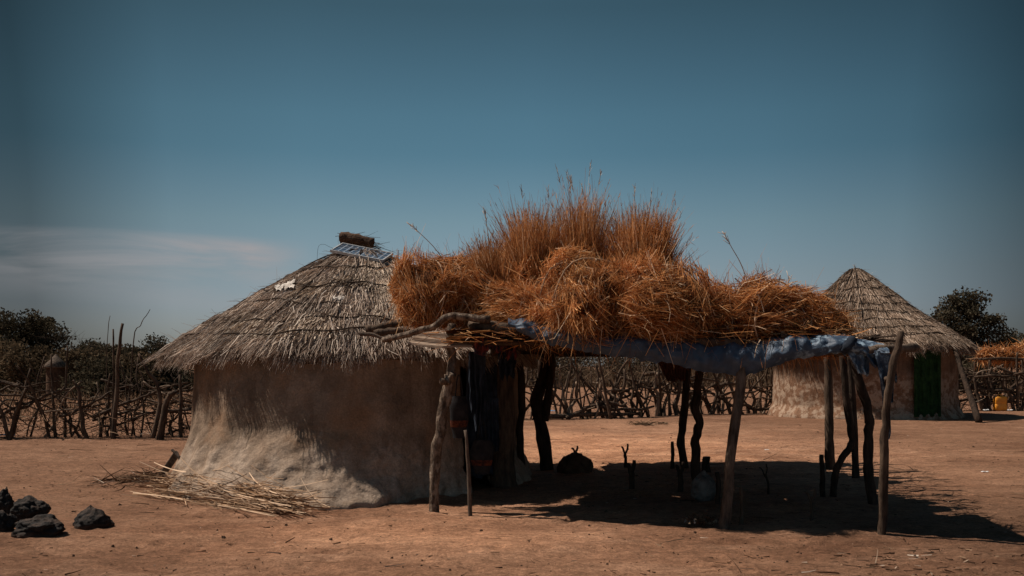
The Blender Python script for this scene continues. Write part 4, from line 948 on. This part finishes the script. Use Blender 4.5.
# ------------------------------------------------------------------ fences
def fence(label, pts, nst, hlo, hhi, npole, base, forks=.4, talls=(), r=.035, group='brushwood fences around the yard', pale=.15, zmax=1.5):
    path = [Vector((x, y, 0)) for x, y in pts]; segs = [(b - a).length for a, b in zip(path[:-1], path[1:])]; tot = sum(segs)
    def along(t):
        d = t * tot
        for a, b, s in zip(path[:-1], path[1:], segs):
            if d <= s: return a.lerp(b, d / s)
            d -= s
        return path[-1]
    dirv = (path[-1] - path[0]).normalized(); root = thing('branch_fence', label, 'fence', path[0].lerp(path[-1], .5), group)
    for i in range(nst):
        b = along((i + random.random()) / nst) + Vector((random.uniform(-.15, .15), random.uniform(-.35, .35), -.1)); h = random.uniform(hlo, hhi); rr = r * random.uniform(.5, 1.35)
        lean = dirv * random.gauss(0, .34) + Vector((0, random.gauss(0, .12), 0)); top = b + Vector((0, 0, h + .1)) + lean * h; mb = MB(); pts_ = crooked(b, top, 4, .05 + .04 * h); stick(mb, pts_, rr, rr * .55, 6, .015, .3, 4)
        if random.random() < forks:
            q = b.lerp(top, random.uniform(.4, .75)); stick(mb, crooked(q, q + Vector((random.uniform(-.5, .5), random.uniform(-.2, .2), random.uniform(.2, .55))), 3, .04), rr * .6, rr * .3, 5, .01, .3, 3)
        mb.build('stake', M['fencepale' if random.random() < pale else 'fencewood'], root)
    for i in range(npole):
        c = along(random.random()) + Vector((0, random.uniform(-.35, .1), random.uniform(.15, zmax * .72))); L = random.uniform(.8, 3.0)
        d = (dirv + Vector((0, random.gauss(0, .12), random.gauss(0, .22)))).normalized(); a, b = c - d * L / 2, c + d * L / 2; a.z = max(a.z, .03); b.z = max(b.z, .03)
        mb = MB(); rr = r * random.choice((.35, .5, .7, .9, 1.3)); stick(mb, crooked(a, b, 5, .11), rr, rr * .5, 6, .02, .3, 4)
        for k in range(random.randint(0, 3)):
            q = a.lerp(b, random.uniform(.3, .95)); stick(mb, crooked(q, q + Vector((random.uniform(-.4, .4), random.uniform(-.25, .25), random.uniform(-.15, .45))), 3, .04), rr * .45, rr * .2, 5, 0, 0, 3)
        mb.build('branch', M['fencepale' if random.random() < pale else 'fencewood'], root)
    for (tp, Y, r0) in talls:
        P = [at(x, y, Y) for x, y in tp]; P[0].z = -.1; mb = MB(); stick(mb, P, r0, r0 * .5, 7, .03, .3); mb.build('stake', M['fencewood'], root)
    # brush caught in the fence
    n = base; t = rng.random(n); p = np.array([along(float(k)) for k in t]) + rng.normal(0, 1, (n, 3)) * np.array([.2, .3, 0]); p[:, 2] = np.abs(rng.normal(0, .32, n)) * zmax * .7
    P, W = strands(p, unit(rng.normal(size=(n, 3)) * np.array([1, .6, .8])), rng.uniform(.1, .7, n), np.full(n, .1), rng.uniform(.006, .02, n), 4, .25); V, Q = ribbons(P, W)
    o = link_mesh('brush', mesh_np('brush', V, Q), M['litter'], root); tag(o, kind='stuff'); return root
fence('brushwood fence of dark crooked stakes and woven branches beside the near hut', [(-17, 19.6), (-12, 20.6), (-6.3, 21.6)], 76, .5, 1.75, 84, 1600, r=.028, talls=(
    ([(113, 436), (116, 400), (118, 360), (122, 323)], 20.6, .055), ([(112, 436), (113, 380), (114, 329)], 20.9, .03), ([(10, 437), (4, 420), (-4, 396)], 20.4, .05), ([(10, 437), (16, 412), (26, 388)], 20.4, .045),
    ([(152, 425), (160, 395), (148, 372), (139, 354)], 20.8, .05), ([(160, 420), (167, 400), (175, 392)], 20.5, .085), ([(55, 437), (53, 400), (51, 355)], 20.9, .035), ([(65, 437), (66, 380), (68, 345)], 21, .03),
    ([(88, 436), (82, 420), (79, 390), (72, 381)], 20.6, .05), ([(180, 436), (181, 410), (180, 375)], 21, .05), ([(128, 380), (134, 340), (140, 325), (150, 310)], 22, .014), ([(105, 380), (107, 350), (110, 315)], 22, .012)))
fence('long brushwood fence of forked stakes behind the shelter', [(-.6, 28.3), (2.5, 28.6), (6, 31.0), (9.2, 32)], 92, .9, 1.75, 34, 350, .6, talls=(
    ([(611, 414), (604, 385), (600, 366), (597, 350)], 28, .05), ([(562, 415), (568, 388), (572, 352)], 28, .03), ([(533, 418), (537, 390), (540, 352)], 28, .045)), r=.05, pale=.14, zmax=1.7)
mb = MB(); stick(mb, [ground_pt(545, 419) + Vector((0, 0, .06)), ground_pt(590, 418) + Vector((0, 0, .1)), ground_pt(640, 416.5) + Vector((0, 0, .08))], .07, .05, 8, .03, .3); tag(mb.build('fallen_log', M['bark'], origin=ground_pt(590, 418)), 'thin fallen tree trunk lying along the foot of the fence behind the shelter', 'log')
fence('brushwood fence of stacked branches beyond the yellow jerrycan', [(13.8, 33.6), (17, 33.2), (21, 34)], 40, .8, 1.7, 70, 900, .4, r=.055, pale=.15, zmax=1.9, talls=(([(1018, 410), (1017, 380), (1017, 352)], 33, .06), ([(984, 410), (978, 395), (974, 378)], 32.9, .07)))

# ------------------------------------------------------------------ trees and scrub
def tree(name, label, base, H, R, n, leafmat, leaf=.16, clumps=26, trunk=.14, low=.3, group=None, lean=0.0, squash=.8, bare=False):
    base = Vector(base); root = thing(name, label, 'tree' if name != 'bush' else 'bush', base, group); cl = []
    mb = MB(); top = base + Vector((lean, 0, H * .6)); stick(mb, [base - Vector((0, 0, .2)), base.lerp(top, .5) + Vector((random.uniform(-.15, .15), 0, 0)), top], trunk, trunk * .5, 8, .04)
    for i in range(clumps):
        a = random.uniform(0, 6.28); u = random.random() ** .6; zz = random.uniform(low, 1.0); w_ = R * (1 - .55 * ((zz - low) / (1 - low)) ** 2) * u
        c = base + Vector((math.cos(a) * w_ + lean * zz, math.sin(a) * w_, H * (zz * .93))); cl.append((c, R * random.uniform(.24, .44)))
        if i % (1 if bare else 2) == 0: q = base.lerp(top, random.uniform(.35, 1)); stick(mb, crooked(q, c, 3, .08 * R), trunk * .35, trunk * .08, 5, .0, .2, 3)
    mb.build('trunk' if name != 'bush' else 'stem', M['barkdark'], root)
    if bare:
        cl = [(c, r * .75) for c, r in cl]; mb = MB()
        for c, r in cl:
            for k in range(5): stick(mb, crooked(c, c + Vector((random.gauss(0, .5), random.gauss(0, .5), random.uniform(.1, .8))) * r * 2, 3, .05), trunk * .12, trunk * .05, 4, 0, 0, 3)
        mb.build('twig', M['barkdark'], root); return
    n = int(n * 1.0); ci = rng.integers(0, len(cl), n); cc = np.array([c[0] for c in cl])[ci]; rr = np.array([c[1] for c in cl])[ci]
    off = unit(rng.normal(size=(n, 3))) * (rng.random(n) ** .4 * rr * rng.uniform(.8, 1.15, n))[:, None]; off[:, 2] *= squash; p = cc + off; p[:, 2] = np.maximum(p[:, 2], .05)
    leaf = leaf * .8; d = unit(rng.normal(size=(n, 3))); P = np.stack([p - d * leaf * .5, p, p + d * leaf * .5], 1); W = np.stack([np.full(n, leaf * .25), np.full(n, leaf * .6), np.full(n, leaf * .15)], 1) * rng.uniform(.6, 1.3, n)[:, None]
    V, Q = ribbons(P, W); link_mesh('crown' if name != 'bush' else 'foliage', mesh_np('crown', V, Q), M[leafmat], root)
GT = 'trees beyond the fences'
def tpx(px, Y): return ((px - 512) * Y / F, Y, 0)
tree('tree', 'dark flat-topped tree rising highest behind the brushwood fence at the picture edge', tpx(14, 60), 4.7, 2.7, 6500, 'leaf_dark', .22, 24, .16, .45, GT)
tree('tree', 'dark tree with a separate rounded top just beside the flat-topped one', tpx(43, 62), 4.5, 1.5, 3400, 'leaf_dark', .22, 13, .14, .4, GT)
tree('bare_tree', 'small leafless tree with fine twigs between the dark tree and the bushes', tpx(68, 52), 3.9, 1.3, 10, 'leaf_dark', .2, 16, .06, .55, GT, bare=True)
for i, (px, Y, H, R, lab, mt) in enumerate((
    (-30, 56, 3.7, 3.0, 'brown bush at the picture edge under the dark trees', 'leaf_brown'), (22, 50, 2.7, 2.3, 'brown bush in front of the dark flat-topped tree', 'leaf_brown'),
    (94, 58, 3.3, 2.0, 'rounded olive bush next to the small leafless tree', 'leaf_olive'), (118, 60, 3.1, 1.8, 'brown bush behind the tallest fence stakes', 'leaf_brown'),
    (142, 57, 2.8, 1.6, 'dark bush next to the eave of the near hut', 'leaf_dark'), (168, 60, 3.5, 2.0, 'olive bush peeping out from behind the near hut roof', 'leaf_olive'), (38, 52, 2.3, 1.7, 'low brown bush behind the distant granary', 'leaf_brown'), (80, 50, 2.5, 1.8, 'low brown bush just beyond the small leafless tree', 'leaf_brown'), (130, 46, 2.0, 1.9, 'low spreading brown bush between the tall stakes and the near hut', 'leaf_brown'), (160, 47, 2.3, 1.7, 'low dark bush half hidden by the near hut wall', 'leaf_olive'), (104, 45, 1.9, 1.8, 'low spreading dark bush behind the tallest stakes', 'leaf_dark'))):
    tree('bush', lab, tpx(px, Y), H * .86, R, 5200, mt, .2, 34, .06, .05, 'bushes beyond the brushwood fence')
tree('tree', 'big dark tree with a double crown beside the far hut', tpx(962, 58), 5.9, 2.1, 9000, 'leaf_olive', .2, 52, .15, .12, GT, lean=.1)
tree('tree', 'lower dark tree joined to the big one beside the far hut', tpx(988, 59), 4.7, 1.7, 6500, 'leaf_olive', .2, 36, .12, .1, GT)
tree('bush', 'dark bush beyond the hay stack at the picture edge', tpx(1012, 66), 3.6, 2.4, 3600, 'leaf_dark', .2, 26, .08, .1, 'bushes beyond the brushwood fence')
tree('bush', 'dark bush cut by the picture edge beyond the hay stack', tpx(1046, 70), 3.7, 2.4, 2600, 'leaf_dark', .22, 22, .08, .1, 'bushes beyond the brushwood fence')
tree('bush', 'dark bush showing just beside the far hut wall under its eave', tpx(975, 50), 2.0, 1.6, 2400, 'leaf_dark', .18, 18, .06, .1, 'bushes beyond the brushwood fence')
for i, (px, Y, H, R_, lab) in enumerate(((535, 70, 3.0, 2.6, 'withered tan bush beyond the fence, showing between the near hut and the back post'), (575, 73, 3.2, 3.0, 'withered tan bush beyond the fence, in the middle of the gap under the tarpaulin'), (615, 70, 2.9, 2.7, 'withered tan bush beyond the fence behind the tall pale fence stake'), (655, 74, 3.2, 2.9, 'withered tan bush beyond the fence behind the hanging reed mat'), (705, 72, 3.0, 2.9, 'withered tan bush beyond the fence behind the two crooked back posts'), (752, 70, 2.9, 2.6, 'withered tan bush beyond the fence next to the far hut'))):
    tree('bush', lab, tpx(px, Y), H, R_, 4200, 'leaf_tan', .2, 40, .06, .03, 'withered bushes beyond the fence')
# dry scrub, uncountable, beyond the fences
parts = []
for (x0, x1, y0, y1, h, n) in ((-34, -11, 26, 50, .55, 7000), (-46, -18, 50, 70, 1.6, 9000), (-2, 24, 66, 90, 2.4, 11000), (24, 50, 50, 75, 1.5, 5000), (-18, -2, 55, 70, 1.5, 3000)):
    X, Y = rng.uniform(x0, x1, n), rng.uniform(y0, y1, n); g = .5 + .5 * np.sin(X * .9 + Y * .4) * np.sin(Y * .7 - X * .3); p = np.stack([X, Y, np.zeros(n)], -1)
    P, W = strands(p, unit(rng.normal(0, .35, (n, 3)) + np.array([0, 0, 1])), h * (.35 + .7 * g) * rng.uniform(.5, 1.1, n), rng.uniform(0, .4, n), rng.uniform(.02, .06, n), 4, .2); parts.append(ribbons(P, W))
V, Q = join_ribbons(parts); tag(link_mesh('dry_grass', mesh_np('dry_grass', V, Q), M['drygrass']), 'tall dry brown grass and scrub beyond the fences', 'dry grass', kind='stuff')

# ------------------------------------------------------------------ distant hut, hay stack, jerrycan, rubbish
DC = Vector((tpx(56, 46)[0], 46, 0)); dh = thing('granary', 'tiny distant granary with a pale thatched roof among the dark trees', 'granary', DC)
mb = MB(); mb.quadgrid([[DC + Vector((.42 * math.cos(a), .42 * math.sin(a), z)) for z in (-.1, .8, 1.5)] for a in np.linspace(0, 2 * math.pi, 24, endpoint=False)], True); mb.build('wall', M['mound'], dh)
mb = MB(); mb.quadgrid([[DC + Vector((r * math.cos(a) * (1 + .05 * math.sin(a * 9)), r * math.sin(a), z)) for r, z in ((.02, 2.0), (.26, 1.72), (.58, 1.42), (.54, 1.37))] for a in np.linspace(0, 2 * math.pi, 40, endpoint=False)], True); mb.build('roof', M['barkgrey'], dh)
HSC = Vector((tpx(1014, 38)[0], 38, 0)); hs = thing('hay_rack', 'distant platform on posts stacked with orange hay at the picture edge', 'hay rack', HSC)
for dx in (-1.2, 0, 1.2):
    for dy in (-.6, .6): mb = MB(); stick(mb, crooked(HSC + Vector((dx, dy, -.1)), HSC + Vector((dx, dy, 1.7)), 3, .04), .06, .05, 7); mb.build('post', M['fencewood'], hs)
mb = MB(); 
for dy in (-.7, -.35, 0, .35, .7): stick(mb, crooked(HSC + Vector((-1.5, dy, 1.72)), HSC + Vector((1.5, dy, 1.72)), 4, .04), .05, .05, 6)
mb.build('platform', M['fencewood'], hs)
mb = MB(); lump(mb, HSC + Vector((-.5, 0, 1.88)), (1, 0, 0), 1.7, .22, 4); lump(mb, HSC + Vector((.8, .1, 2.0)), (1, .1, 0), 1.6, .34, 8); mb.build('packed_core', M['haycore'], hs)
parts = []
for cx_, L_, r_, zc in ((-.5, 1.8, .26, 1.88), (.8, 1.7, .38, 2.0)):
    n = 1500; t = rng.uniform(-1, 1, n); a = rng.uniform(0, 6.28, n); rr = r_ * np.sqrt(np.clip(1 - np.abs(t) ** 3, .05, 1)); p = np.stack([HSC.x + cx_ + t * L_ / 2, HSC.y + rr * np.cos(a), zc + rr * np.sin(a)], -1)
    P, W = strands(p, unit(rng.normal(size=(n, 3))), rng.uniform(.1, .4, n), np.full(n, .2), np.full(n, .025), 3, .3); parts.append(ribbons(P, W))
V, Q = join_ribbons(parts); link_mesh('hay_load', mesh_np('hay_load', V, Q), M['hay'], hs)
jc = ground_pt(1000, 410.5); J = thing('jerrycan', 'yellow plastic jerrycan standing before the brushwood fence', 'jerrycan', jc); wd, dp, h = .2, .14, .46
mb = MB(); P = []
for (z, k) in ((0, .9), (.02, 1), (.2, 1), (.21, .97), (.23, .97), (.24, 1), (h - .03, 1), (h, .88), (h + .015, .5), (h + .015, .02)):
    row = []
    for j in range(32):
        a = 2 * math.pi * j / 32; cx_, sx_ = math.cos(a), math.sin(a); row.append(jc + Vector((math.copysign(abs(cx_) ** .4, cx_) * wd * k, math.copysign(abs(sx_) ** .4, sx_) * dp * k, z)))
    P.append(row)
mb.quadgrid(P, False, True); mb.build('body', M['yellow'], J)
mb = MB(); stick(mb, [jc + Vector((-.08, 0, h - .01)), jc + Vector((-.07, 0, h + .06)), jc + Vector((.05, 0, h + .06)), jc + Vector((.06, 0, h - .01))], .018, .018, 8, 0, 0); mb.build('handle', M['yellow'], J)
mb = MB(); mb.tube([jc + Vector((.12, 0, h - .02)), jc + Vector((.13, 0, h + .05))], .03, 12); mb.build('cap', M['blacktrim'], J)
def scrap(px, py, s, mat, label, cat='rubbish', name='plastic_scrap'):
    c = ground_pt(px, py); mb = MB(); P = []
    for i in range(9): P.append([c + Vector(((i / 8 - .5) * s * 2, (j / 6 - .5) * s, .03 + .5 * s * abs(mnoise.noise(Vector((i * .5, j * .5, px)))))) for j in range(7)])
    mb.quadgrid(P); tag(mb.build(name, M[mat], origin=c), label, cat, 'plastic rubbish on the ground')
scrap(6, 437, .16, 'bluelitter', 'blue plastic scrap at the foot of the fence beside the near hut'); scrap(128, 432, .14, 'orange', 'orange scrap caught at the foot of the fence near the tall stakes')
scrap(986, 411, .09, 'whitelitter', 'white plastic scrap on the hut side of the yellow jerrycan'); scrap(1010, 411, .09, 'whitelitter', 'white plastic scrap on the far side of the yellow jerrycan, away from the hut')
scrap(767, 451.5, .04, 'whitelitter', 'tiny white scrap on the sunlit ground behind the shade'); scrap(985, 474, .05, 'whitelitter', 'white scrap on the bare ground beyond the end of the shadow')
scrap(551, 412, .14, 'bluelitter', 'pale blue plastic scrap by the fence behind the back post')
